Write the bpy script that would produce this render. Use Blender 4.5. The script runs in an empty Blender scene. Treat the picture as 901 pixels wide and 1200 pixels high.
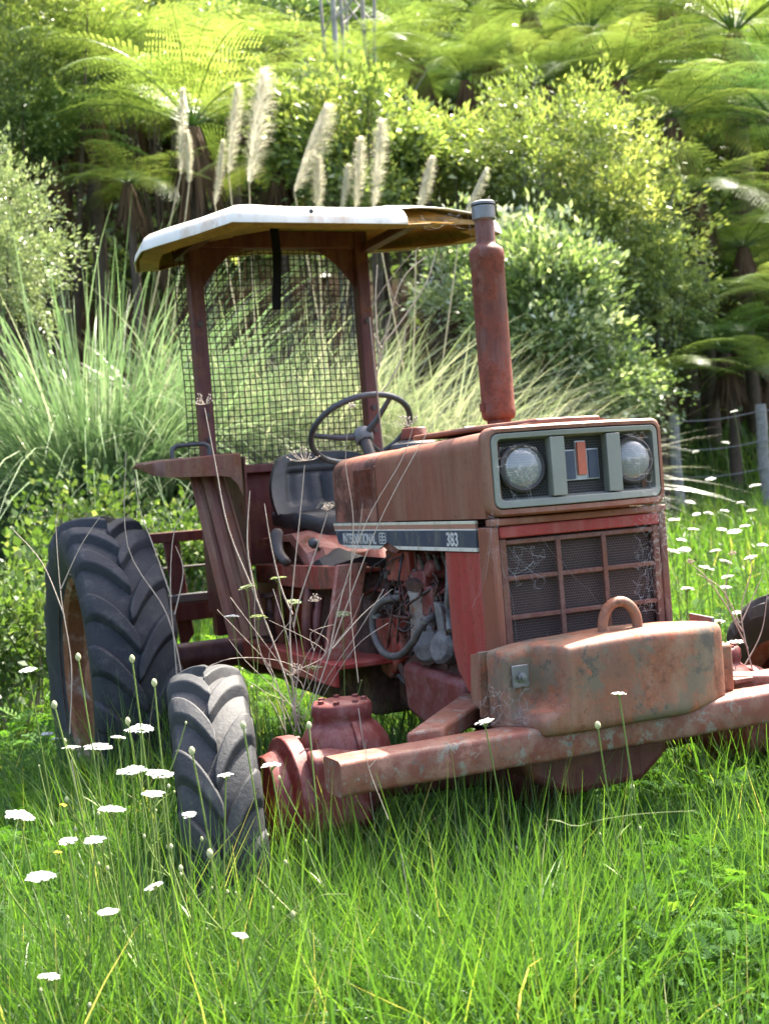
import bpy, math, random
import numpy as np
from mathutils import Vector, Matrix

random.seed(11)
rng = np.random.default_rng(11)
sc = bpy.context.scene
COL = sc.collection
PI = math.pi

# ------------------------------------------------------------------ camera
FPX, CX, CY = 1500.0, 450.5, 600.0
_roll, _pitch, _az = math.radians(4.4), math.radians(0.93), math.radians(22.8)
CAM = np.array([2.93693443, -1.79479419, 1.25])
D = np.array([-math.cos(_az) * math.cos(_pitch), math.sin(_az) * math.cos(_pitch), -math.sin(_pitch)])
_r = np.cross(D, [0, 0, 1.0]); _r /= np.linalg.norm(_r)
_u = np.cross(_r, D)
RR = _r * math.cos(_roll) - _u * math.sin(_roll)
UU = _u * math.cos(_roll) + _r * math.sin(_roll)
DH = np.array([-math.cos(_az), math.sin(_az)])
RH = np.array([math.sin(_az), math.cos(_az)])


def at(px, py, dist):
    return CAM + (D + RR * (px - CX) / FPX - UU * (py - CY) / FPX) * dist


def hit(px, py, axis, val):
    q = D + RR * (px - CX) / FPX - UU * (py - CY) / FPX
    return CAM + q * ((val - CAM[axis]) / q[axis])


def uv_of(x, y):
    dx, dy = x - CAM[0], y - CAM[1]
    return dx * RH[0] + dy * RH[1], dx * DH[0] + dy * DH[1]


def xy_of(u, v):
    return CAM[0] + u * RH[0] + v * DH[0], CAM[1] + u * RH[1] + v * DH[1]


cam_d = bpy.data.cameras.new('camera')
cam = bpy.data.objects.new('camera', cam_d); COL.objects.link(cam)
M = Matrix.Identity(4)
for i in range(3):
    M[i][0], M[i][1], M[i][2], M[i][3] = RR[i], UU[i], -D[i], CAM[i]
cam.matrix_world = M
cam_d.sensor_fit = 'VERTICAL'; cam_d.sensor_height = 36; cam_d.lens = FPX / 1200 * 36
cam_d.clip_start = 0.05; cam_d.clip_end = 1000
cam_d.dof.use_dof = True; cam_d.dof.focus_distance = 3.2; cam_d.dof.aperture_fstop = 5.0
cam_d.dof.aperture_blades = 7
sc.camera = cam

# ------------------------------------------------------------------ world and sun
SUN_EL = math.radians(56)
_sa = math.radians(38)                       # sun stands behind the tractor, to the right of the view
sh = np.array([DH[0] * math.cos(_sa) + RH[0] * math.sin(_sa), DH[1] * math.cos(_sa) + RH[1] * math.sin(_sa)])
sdir = Vector((sh[0] * math.cos(SUN_EL), sh[1] * math.cos(SUN_EL), math.sin(SUN_EL)))
w = bpy.data.worlds.new('World'); sc.world = w; w.use_nodes = True
nt = w.node_tree
sky = nt.nodes.new('ShaderNodeTexSky'); sky.sky_type = 'NISHITA'; sky.sun_disc = False
sky.sun_elevation = SUN_EL; sky.sun_rotation = math.atan2(sdir.x, sdir.y)
sky.air_density = 0.75; sky.dust_density = 5.0; sky.ozone_density = 0.6
bg = nt.nodes['Background']; bg.inputs['Strength'].default_value = 0.15
nt.links.new(sky.outputs[0], bg.inputs[0])
sd = bpy.data.lights.new('sun', 'SUN'); sd.energy = 4.4; sd.angle = math.radians(0.5); sd.color = (1.0, 0.93, 0.80)
so = bpy.data.objects.new('sun', sd); COL.objects.link(so)
so.rotation_euler = (-sdir).to_track_quat('-Z', 'Y').to_euler()
sc.view_settings.view_transform = 'Standard'; sc.view_settings.look = 'None'
sc.view_settings.gamma = 1.0; sc.view_settings.use_curve_mapping = False
sc.view_settings.exposure = 2.4
try:
    sc.cycles.use_denoising = True
    sc.cycles.denoiser = 'OPENIMAGEDENOISE'
    sc.cycles.max_bounces = 8; sc.cycles.transparent_max_bounces = 8
    sc.cycles.diffuse_bounces = 4; sc.cycles.glossy_bounces = 3; sc.cycles.transmission_bounces = 4
    sc.cycles.caustics_reflective = False; sc.cycles.caustics_refractive = False
    sc.cycles.sample_clamp_indirect = 4
except Exception:
    pass


# ------------------------------------------------------------------ materials
class N:
    def __init__(s, name):
        s.m = bpy.data.materials.new(name); s.m.use_nodes = True
        s.t = s.m.node_tree; s.p = s.t.nodes['Principled BSDF']
        s.out = s.t.nodes['Material Output']
        s.tc = s.t.nodes.new('ShaderNodeTexCoord')

    def new(s, k, **kw):
        n = s.t.nodes.new(k)
        for a, b in kw.items():
            setattr(n, a, b)
        return n

    def link(s, a, b):
        s.t.links.new(a, b)

    def coord(s, scale=(1, 1, 1)):
        mp = s.new('ShaderNodeMapping'); mp.inputs['Scale'].default_value = scale
        s.link(s.tc.outputs['Object'], mp.inputs[0]); return mp.outputs[0]

    def noise(s, scale, detail=6, rough=.6, stretch=(1, 1, 1)):
        n = s.new('ShaderNodeTexNoise'); n.inputs['Scale'].default_value = scale
        n.inputs['Detail'].default_value = detail; n.inputs['Roughness'].default_value = rough
        s.link(s.coord(stretch), n.inputs['Vector']); return n.outputs['Fac']

    def ramp(s, fac, stops, interp='LINEAR'):
        r = s.new('ShaderNodeValToRGB'); r.color_ramp.interpolation = interp
        e = r.color_ramp.elements
        while len(e) < len(stops):
            e.new(0.5)
        for k, (p, c) in enumerate(stops):
            e[k].position = p
            e[k].color = (c[0], c[1], c[2], 1) if hasattr(c, '__len__') else (c, c, c, 1)
        s.link(fac, r.inputs[0]); return r.outputs[0]

    def mix(s, fac, a, b, mode='MIX'):
        n = s.new('ShaderNodeMix', data_type='RGBA', blend_type=mode)
        for idx, v in ((0, fac), (6, a), (7, b)):
            if isinstance(v, (int, float)):
                n.inputs[idx].default_value = v
            elif hasattr(v, '__len__'):
                n.inputs[idx].default_value = (v[0], v[1], v[2], 1)
            else:
                s.link(v, n.inputs[idx])
        return n.outputs[2]

    def bump(s, h, strength=.4, dist=.004, prev=None):
        b = s.new('ShaderNodeBump'); b.inputs['Strength'].default_value = strength
        b.inputs['Distance'].default_value = dist; s.link(h, b.inputs['Height'])
        if prev is not None:
            s.link(prev, b.inputs['Normal'])
        return b.outputs[0]

    def done(s, color=None, rough=.6, metal=0.0, normal=None, spec=.5):
        p = s.p
        for k, v in (('Base Color', color), ('Roughness', rough), ('Metallic', metal), ('Normal', normal), ('Specular IOR Level', spec)):
            if v is None:
                continue
            if isinstance(v, (int, float)):
                p.inputs[k].default_value = v
            elif hasattr(v, '__len__'):
                p.inputs[k].default_value = (v[0], v[1], v[2], 1)
            else:
                s.link(v, p.inputs[k])
        return s.m


def paint(name, c1, c2, rust=(.10, .035, .015), rust2=(.20, .075, .035), amt=.5, scale=6, streak=True, rough=.55, dust=.25, dustc=(.34, .25, .19), patch=None, fine=1.0):
    n = N(name)
    base = n.mix(n.ramp(n.noise(scale * .7, 5, .6, (1, 1, .35) if streak else (1, 1, 1)), [(.35, 0.), (.65, 1.)]), c1, c2)
    vert = n.noise(scale * 4, 5, .65, (1, 1, .12) if streak else (1, 1, 1))
    base = n.mix(n.ramp(vert, [(.42, 0.), (.75, dust * 1.6)]), base, dustc)
    rc = n.mix(n.ramp(n.noise(30 * fine, 6, .8), [(.35, 0.), (.65, 1.)]), rust, rust2)
    big = n.noise(scale, 8, .72)
    mask = n.ramp(big, [(max(0, 1 - amt - .07), 0.), (min(1, 1 - amt + .03), 1.)])
    col = n.mix(mask, base, rc)
    halo = n.ramp(big, [(max(0, 1 - amt - .16), 0.), (min(1, 1 - amt), .55)])
    col = n.mix(halo, col, rust2)
    col = n.mix(mask, col, rc)
    sp = n.ramp(n.noise(70 * fine, 6, .8), [(.56, 0.), (.64, .85)])
    col = n.mix(sp, col, rust)
    lt = n.ramp(n.noise(38 * fine, 6, .8), [(.60, 0.), (.72, .45)])
    col = n.mix(lt, col, dustc)
    if patch:
        for pc, ps, pt in patch:
            col = n.mix(n.ramp(n.noise(ps, 8, .75), [(pt, 0.), (pt + .06, .85)]), col, pc)
    col = n.mix(1.0, col, (.88, .86, .84), 'MULTIPLY')
    nb = n.bump(n.noise(120 * fine, 5, .7), .25, .002)
    nb = n.bump(mask, .35, .001, nb)
    nb = n.bump(n.noise(3.2, 3, .5), .35, .03, nb)
    ro = n.ramp(mask, [(0, rough), (1, .85)])
    return n.done(col, ro, 0.0, nb, .4)


def plain(name, c, rough=.6, metal=0., var=.25, scale=30, bump=.2, c2=None, spec=.5):
    n = N(name)
    c2 = c2 or tuple(x * (1 - var) for x in c)
    col = n.mix(n.ramp(n.noise(scale, 6, .7), [(.35, 0.), (.65, 1.)]), c, c2)
    return n.done(col, rough, metal, n.bump(n.noise(scale * 3, 4, .6), bump, .002), spec)


MT = {}
MT['hood'] = paint('faded_hood_paint', (.265, .088, .052), (.185, .072, .042), amt=.30, scale=5, dust=.4, dustc=(.33, .205, .135), rust=(.13, .055, .032), rust2=(.2, .085, .05))
MT['cowl'] = paint('peeling_cowl_paint', (.32, .105, .07), (.26, .085, .055), amt=.44, scale=7, rust=(.055, .022, .014), rust2=(.12, .045, .025), dust=.3)
MT['redpanel'] = paint('red_side_paint', (.36, .035, .030), (.30, .045, .035), amt=.30, scale=4, dust=.35, dustc=(.36, .17, .13))
MT['maroon'] = paint('dull_maroon_paint', (.115, .022, .020), (.08, .02, .018), amt=.36, scale=8, dust=.25, dustc=(.22, .11, .10))
MT['fender'] = paint('weathered_fender_paint', (.16, .055, .048), (.12, .055, .034), amt=.38, scale=6, dust=.5, dustc=(.24, .17, .10))
MT['redbright'] = paint('flaking_red_paint', (.33, .035, .022), (.26, .035, .028), amt=.40, scale=9, dust=.4, dustc=(.42, .26, .2), rust=(.06, .03, .025))
MT['pinkred'] = paint('sun_bleached_red_paint', (.38, .13, .095), (.32, .09, .065), amt=.38, scale=10, dust=.5, dustc=(.5, .36, .3), streak=False)
MT['exhaust'] = paint('rusty_exhaust', (.125, .036, .025), (.085, .03, .022), amt=.45, scale=7, dust=.6, dustc=(.24, .16, .14), rust=(.09, .028, .018), rust2=(.23, .06, .03))
MT['hub'] = paint('dusty_casting_red', (.19, .034, .028), (.15, .03, .026), amt=.26, scale=7, dust=.6, dustc=(.27, .13, .12), streak=False)
MT['weight'] = paint('rusted_cast_iron', (.235, .105, .065), (.18, .088, .058), amt=.44, scale=5.5, rust=(.12, .055, .035), rust2=(.36, .13, .065), dust=.5,
                     dustc=(.36, .24, .16), patch=[((.165, .135, .095), 4.2, .52), ((.075, .072, .06), 8, .57), ((.42, .13, .07), 10, .60), ((.06, .045, .04), 16, .66)])
MT['bar'] = paint('rusty_bar_paint', (.235, .075, .050), (.175, .055, .036), amt=.36, scale=6, streak=False, rust=(.15, .06, .035), rust2=(.26, .11, .06), dust=.4,
                  patch=[((.24, .24, .20), 26, .55), ((.10, .11, .10), 38, .58), ((.35, .17, .12), 9, .58)])
MT['engine'] = paint('oily_engine_paint', (.17, .085, .065), (.10, .055, .045), amt=.5, scale=9, streak=False, rust=(.035, .022, .018), rust2=(.10, .045, .03), dust=.3, dustc=(.23, .16, .13))
MT['greygrease'] = plain('greasy_dark_metal', (.035, .033, .034), .6, c2=(.075, .055, .045), scale=18)
MT['radframe'] = paint('rusty_radiator_frame', (0.1680, 0.0630, 0.0462), (0.1176, 0.0462, 0.0378), amt=.4, scale=9, dust=.4, dustc=(.26, .19, .16), streak=False)
MT['frame_grey'] = plain('grey_plastic_frame', (0.2304, 0.2340, 0.1944), .5, c2=(.21, .21, .175), scale=24)
MT['strap'] = plain('black_webbing', (.012, .012, .012), .95, spec=.1)
MT['black'] = plain('black_coated_steel', (0.0216, 0.0245, 0.0302), .42, c2=(.06, .065, .07), scale=25)
MT['wheelrim_dark'] = plain('steering_wheel_plastic', (0.0324, 0.0374, 0.0446), .38, c2=(.07, .075, .085), scale=20)
MT['hubgrey'] = plain('grey_hub_cap', (0.0936, 0.1008, 0.1080), .5, c2=(.2, .2, .2), scale=25)
MT['seat'] = plain('cracked_black_vinyl', (0.013, 0.014, 0.016), .5, c2=(.045, .045, .046), scale=9, bump=.4, spec=.4)
MT['steel'] = plain('dull_galvanised_steel', (0.2160, 0.2232, 0.2304), .45, .6, c2=(.18, .17, .16), scale=30)
MT['white_rust'] = paint('old_white_filter_paint', (0.3960, 0.3816, 0.3600), (0.3168, 0.3024, 0.2880), amt=.40, scale=12, rust=(.28, .10, .05), rust2=(.36, .15, .08), dust=.3, dustc=(.3, .28, .26), streak=False)
MT['alu'] = plain('chalky_aluminium', (.21, .20, .19), .75, .1, c2=(.10, .09, .085), scale=28, bump=.6)
MT['rubberhose'] = plain('dusty_rubber_hose', (0.0576, 0.0562, 0.0540), .65, c2=(.13, .11, .095), scale=25)
MT['wood'] = plain('weathered_fence_wood', (.24, .235, .23), .85, c2=(.13, .125, .12), scale=22, bump=.6)
MT['wire'] = plain('fence_wire', (.25, .25, .26), .5, .6)
MT['mesh_wire'] = plain('dark_mesh_wire', (.035, .026, .024), .6, c2=(.06, .035, .03), scale=40)
_n = N('spider_silk'); _t = _n.new('ShaderNodeBsdfTransparent'); _x = _n.new('ShaderNodeMixShader'); _x.inputs[0].default_value = .45
_n.done((.75, .75, .76), .4); _n.link(_t.outputs[0], _x.inputs[1]); _n.link(_n.p.outputs[0], _x.inputs[2]); _n.link(_x.outputs[0], _n.out.inputs[0])
MT['web'] = _n.m
MT['deadstem'] = plain('dry_weed_stem', (.50, .42, .34), .8, c2=(.36, .29, .23), scale=25)
MT['twig'] = plain('dark_dry_twig', (.16, .13, .10), .85, c2=(.26, .2, .16), scale=25)
MT['straw'] = plain('dry_straw', (.55, .46, .30), .7, c2=(.4, .33, .2), scale=60)


def tyre_mat(name, c, c2, dustc):
    n = N(name)
    col = n.mix(n.ramp(n.noise(5, 6, .6), [(.35, 0.), (.7, 1.)]), c, c2)
    col = n.mix(n.ramp(n.noise(16, 8, .75), [(.52, 0.), (.70, .6)]), col, dustc)
    col = n.mix(n.ramp(n.noise(150, 4, .75), [(.58, 0.), (.66, .35)]), col, dustc)
    nb = n.bump(n.noise(90, 6, .75), .5, .003)
    nb = n.bump(n.noise(9, 5, .7), .5, .01, nb)
    return n.done(col, .66, 0, nb, .35)


MT['tyre_rear'] = tyre_mat('blue_black_rubber', (.015, .017, .022), (.024, .026, .031), (.08, .078, .075))
MT['tyre_front'] = tyre_mat('dusty_grey_rubber', (.028, .029, .031), (.043, .043, .044), (.11, .105, .095))


def roof_mat():
    n = N('white_fibreglass_roof')
    col = n.mix(n.ramp(n.noise(6, 7, .7), [(.4, 0.), (.8, 1.)]), (.72, .70, .62), (.56, .54, .46))
    col = n.mix(n.ramp(n.noise(9, 8, .8), [(.54, 0.), (.66, .7)]), col, (.35, .33, .28))
    col = n.mix(n.ramp(n.noise(4, 8, .7, (1, 1, .2)), [(.54, 0.), (.64, .6)]), col, (.44, .27, .13))
    return n.done(col, .45, 0, n.bump(n.noise(60, 5, .7), .2, .002))


def lining_mat():
    n = N('yellowed_roof_lining')
    col = n.mix(n.ramp(n.noise(5, 7, .7), [(.38, 0.), (.68, 1.)]), (.50, .30, .085), (.30, .16, .06))
    col = n.mix(n.ramp(n.noise(11, 8, .8), [(.52, 0.), (.62, .8)]), col, (.16, .075, .04))
    tr = n.new('ShaderNodeBsdfTranslucent'); n.link(n.mix(.5, col, (.8, .55, .15)), tr.inputs[0])
    mx = n.new('ShaderNodeMixShader'); mx.inputs[0].default_value = .15
    n.done(col, .7, 0, n.bump(n.noise(40, 6, .7), .5, .004))
    n.link(n.p.outputs[0], mx.inputs[1]); n.link(tr.outputs[0], mx.inputs[2]); n.link(mx.outputs[0], n.out.inputs[0])
    return n.m


def hexmesh_mat(name, holes, wirec, scale):
    n = N(name)
    sepc = n.new('ShaderNodeSeparateXYZ'); n.link(n.tc.outputs['Object'], sepc.inputs[0])
    comb = n.new('ShaderNodeCombineXYZ'); n.link(sepc.outputs[1], comb.inputs[0]); n.link(sepc.outputs[2], comb.inputs[1])
    b = n.new('ShaderNodeTexBrick'); b.inputs['Scale'].default_value = scale
    b.inputs['Color1'].default_value = (*holes, 1); b.inputs['Color2'].default_value = (*(x * .6 for x in holes), 1)
    b.inputs['Mortar'].default_value = (*wirec, 1); b.inputs['Mortar Size'].default_value = .075
    b.inputs['Brick Width'].default_value = .5; b.inputs['Row Height'].default_value = .42; b.inputs['Mortar Smooth'].default_value = .3
    n.link(comb.outputs[0], b.inputs['Vector'])
    col = n.mix(n.ramp(n.noise(7, 7, .7), [(.45, 0.), (.72, .45)]), b.outputs['Color'], (.07, .045, .036))
    col = n.mix(n.ramp(n.noise(60, 7, .8), [(.62, 0.), (.72, .5)]), col, (.24, .21, .2))
    return n.done(col, .75, 0, n.bump(b.outputs['Fac'], .6, .003))


MT['roof'] = roof_mat(); MT['lining'] = lining_mat()
MT['radmesh'] = hexmesh_mat('radiator_gauze', (.009, .007, .007), (.085, .05, .042), 62)
MT['lampmesh'] = hexmesh_mat('headlight_gauze', (.010, .010, .011), (.085, .078, .07), 62)


def stripe_mat():
    n = N('decal_stripe')
    sepc = n.new('ShaderNodeSeparateXYZ'); n.link(n.tc.outputs['Object'], sepc.inputs[0])
    mr = n.new('ShaderNodeMapRange'); mr.inputs[1].default_value = 1.071; mr.inputs[2].default_value = 1.153
    n.link(sepc.outputs[2], mr.inputs[0])
    band = n.ramp(mr.outputs[0], [(0, (.62, .58, .50)), (.13, (.04, .05, .075)), (.70, (.64, .60, .54)), (.75, (.36, .165, .11)), (.91, (.60, .56, .42))], 'CONSTANT')
    dirt = n.ramp(n.noise(26, 7, .75, (1, 1, .25)), [(.50, 0.), (.68, .75)])
    col = n.mix(dirt, band, (.20, .19, .13))
    col = n.mix(n.ramp(n.noise(14, 8, .8), [(.60, 0.), (.66, .8)]), col, (.17, .09, .06))
    return n.done(col, .5, 0, n.bump(n.noise(80, 5, .7), .2, .001))


MT['stripe'] = stripe_mat()
MT['letter'] = plain('worn_white_lettering', (.62, .60, .56), .6, c2=(.38, .37, .35), scale=60)
MT['emb_blue'] = plain('emblem_navy', (.035, .045, .075), .4, c2=(.05, .06, .09))
MT['emb_red'] = plain('emblem_orange_red', (.55, .12, .06), .5, c2=(.45, .12, .07), scale=60)
MT['emb_edge'] = plain('emblem_silver_edge', (.45, .45, .46), .4, .5)


def mirror_mat():
    n = N('headlight_reflector')
    col = n.mix(n.ramp(n.noise(30, 6, .8), [(.5, 0.), (.75, .6)]), (.86, .86, .84), (.45, .44, .42))
    return n.done(col, .18, 1.0, n.bump(n.noise(90, 2, .5, (1, 1, .05)), .25, .003))


def glass_mat():
    n = N('headlight_glass')
    t = n.new('ShaderNodeBsdfTransparent'); t.inputs[0].default_value = (.93, .95, .95, 1)
    g = n.new('ShaderNodeBsdfGlossy'); g.inputs['Roughness'].default_value = .08
    dfu = n.new('ShaderNodeBsdfDiffuse'); dfu.inputs[0].default_value = (.85, .85, .83, 1)
    a = n.new('ShaderNodeMixShader'); a.inputs[0].default_value = .10
    b = n.new('ShaderNodeMixShader'); b.inputs[0].default_value = .24
    n.link(t.outputs[0], a.inputs[1]); n.link(g.outputs[0], a.inputs[2])
    n.link(a.outputs[0], b.inputs[1]); n.link(dfu.outputs[0], b.inputs[2]); n.link(b.outputs[0], n.out.inputs[0])
    return n.m


MT['mirror'] = mirror_mat(); MT['glass'] = glass_mat()


def leaf_mat(name, stops, trans=.4, rough=.5, spec=.35, tcol=None):
    n = N(name)
    a = n.new('ShaderNodeAttribute'); a.attribute_name = 'tone'
    col = n.ramp(a.outputs['Fac'], stops)
    tr = n.new('ShaderNodeBsdfTranslucent')
    n.link(n.mix(1.0, col, tcol or (1.5, 1.45, .55), 'MULTIPLY'), tr.inputs[0])
    mx = n.new('ShaderNodeMixShader'); mx.inputs[0].default_value = trans
    n.done(col, rough, 0, None, spec)
    n.link(n.p.outputs[0], mx.inputs[1]); n.link(tr.outputs[0], mx.inputs[2]); n.link(mx.outputs[0], n.out.inputs[0])
    return n.m


MT['grass'] = leaf_mat('grass_blade', [(0, (.038, .095, .022)), (.5, (.082, .165, .036)), (.85, (.15, .245, .055)), (.93, (.24, .30, .08)), (1, (.36, .31, .17))], .46, .42, .5, (1.4, 1.5, .5))
MT['cover'] = leaf_mat('weed_leaf', [(0, (.04, .105, .025)), (.6, (.08, .18, .038)), (1, (.14, .23, .055))], .45, .7, .12, (1.4, 1.45, .5))
MT['stemgreen'] = leaf_mat('green_stem', [(0, (.14, .22, .05)), (1, (.22, .27, .08))], .15, .5)
MT['fern'] = leaf_mat('fern_frond', [(0, (0.104, 0.182, 0.058)), (.5, (0.221, 0.305, 0.111)), (1, (0.416, 0.468, 0.182))], .44, .34, .7, (1.45, 1.45, .65))
MT['fern_dk'] = leaf_mat('dark_fern_frond', [(0, (0.083, 0.165, 0.060)), (1, (0.195, 0.285, 0.105))], .4, .4, .5, (1.15, 1.35, .75))  # darker, cooler green variant so that the ferns differ in tone
MT['leaf_yel'] = leaf_mat('yellow_green_leaf', [(0, (0.106, 0.169, 0.056)), (.6, (0.225, 0.294, 0.112)), (1, (0.438, 0.475, 0.188))], .42, .38, .6, (1.45, 1.42, .65))
MT['leaf_mid'] = leaf_mat('mid_green_leaf', [(0, (0.090, 0.158, 0.060)), (.6, (0.195, 0.270, 0.112)), (1, (0.420, 0.480, 0.210))], .4, .38, .6, (1.4, 1.4, .65))
MT['leaf_pale'] = leaf_mat('pale_green_leaf', [(0, (0.114, 0.177, 0.063)), (.45, (0.228, 0.316, 0.127)), (.7, (0.506, 0.569, 0.354)), (1, (0.700, 0.700, 0.696))], .36, .36, .65, (1.3, 1.35, .75))
MT['leaf_grey'] = leaf_mat('grey_green_leaf', [(0, (0.115, 0.161, 0.069)), (.6, (0.253, 0.310, 0.149)), (1, (0.437, 0.471, 0.276))], .34, .36, .65, (1.15, 1.22, .85))
MT['leaf_bram'] = leaf_mat('bramble_leaf', [(0, (.05, .10, .025)), (.7, (.10, .165, .045)), (1, (.22, .26, .12))], .38, .5, .4, (1.3, 1.35, .6))
MT['toetoe'] = leaf_mat('toetoe_blade', [(0, (0.096, 0.168, 0.066)), (.5, (0.192, 0.288, 0.132)), (.8, (0.336, 0.420, 0.240)), (1, (0.660, 0.660, 0.456))], .28, .32, .7, (1.1, 1.2, .95))
MT['toetoe_dry'] = leaf_mat('pale_toetoe_blade', [(0, (0.138, 0.172, 0.092)), (.4, (0.253, 0.299, 0.161)), (.75, (0.460, 0.448, 0.310)), (1, (0.632, 0.575, 0.437))], .28, .32, .7, (1.1, 1.2, .95))
MT['plume'] = leaf_mat('toetoe_plume_hair', [(0, (.56, .55, .48)), (1, (.78, .77, .70))], .5, .7, .2, (1.05, 1.0, .85))
MT['petal'] = leaf_mat('white_petal', [(0, (.70, .70, .62)), (.3, (.82, .82, .80)), (1, (.88, .88, .86))], .3, .6, .3, (1, 1, .95))
MT['bud'] = leaf_mat('pale_green_bud', [(0, (.34, .38, .16)), (1, (.62, .62, .40))], .25, .6, .3, (1, 1, .7))
MT['drybrush'] = leaf_mat('dead_foliage', [(0, (.07, .04, .025)), (1, (.18, .11, .065))], .1, .8, .2, (1, 1, 1))
MT['bark'] = plain('dark_fern_trunk', (.06, .042, .03), .9, c2=(.10, .07, .05), scale=12, bump=.9)
MT['palebark'] = plain('pale_bark', (.36, .34, .31), .85, c2=(.22, .2, .18), scale=9, bump=.6)


def ground_mat():
    n = N('meadow_soil')
    geo = n.new('ShaderNodeNewGeometry'); sx = n.new('ShaderNodeSeparateXYZ'); n.link(geo.outputs['Normal'], sx.inputs[0])
    flat = n.mix(n.ramp(n.noise(1.3, 7, .7), [(.35, 0.), (.7, 1.)]), (.030, .05, .014), (.055, .075, .02))
    soil = n.mix(n.ramp(n.noise(2.4, 9, .75), [(.35, 0.), (.7, 1.)]), (.045, .028, .018), (.11, .07, .042))
    soil = n.mix(n.ramp(n.noise(14, 7, .75, (1, 1, .1)), [(.5, 0.), (.7, .6)]), soil, (.02, .014, .01))
    col = n.mix(n.ramp(sx.outputs[2], [(.62, 1.), (.86, 0.)]), flat, soil)
    return n.done(col, .95, 0, n.bump(n.noise(5, 9, .75), .9, .15), .1)


MT['ground'] = ground_mat()


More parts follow.
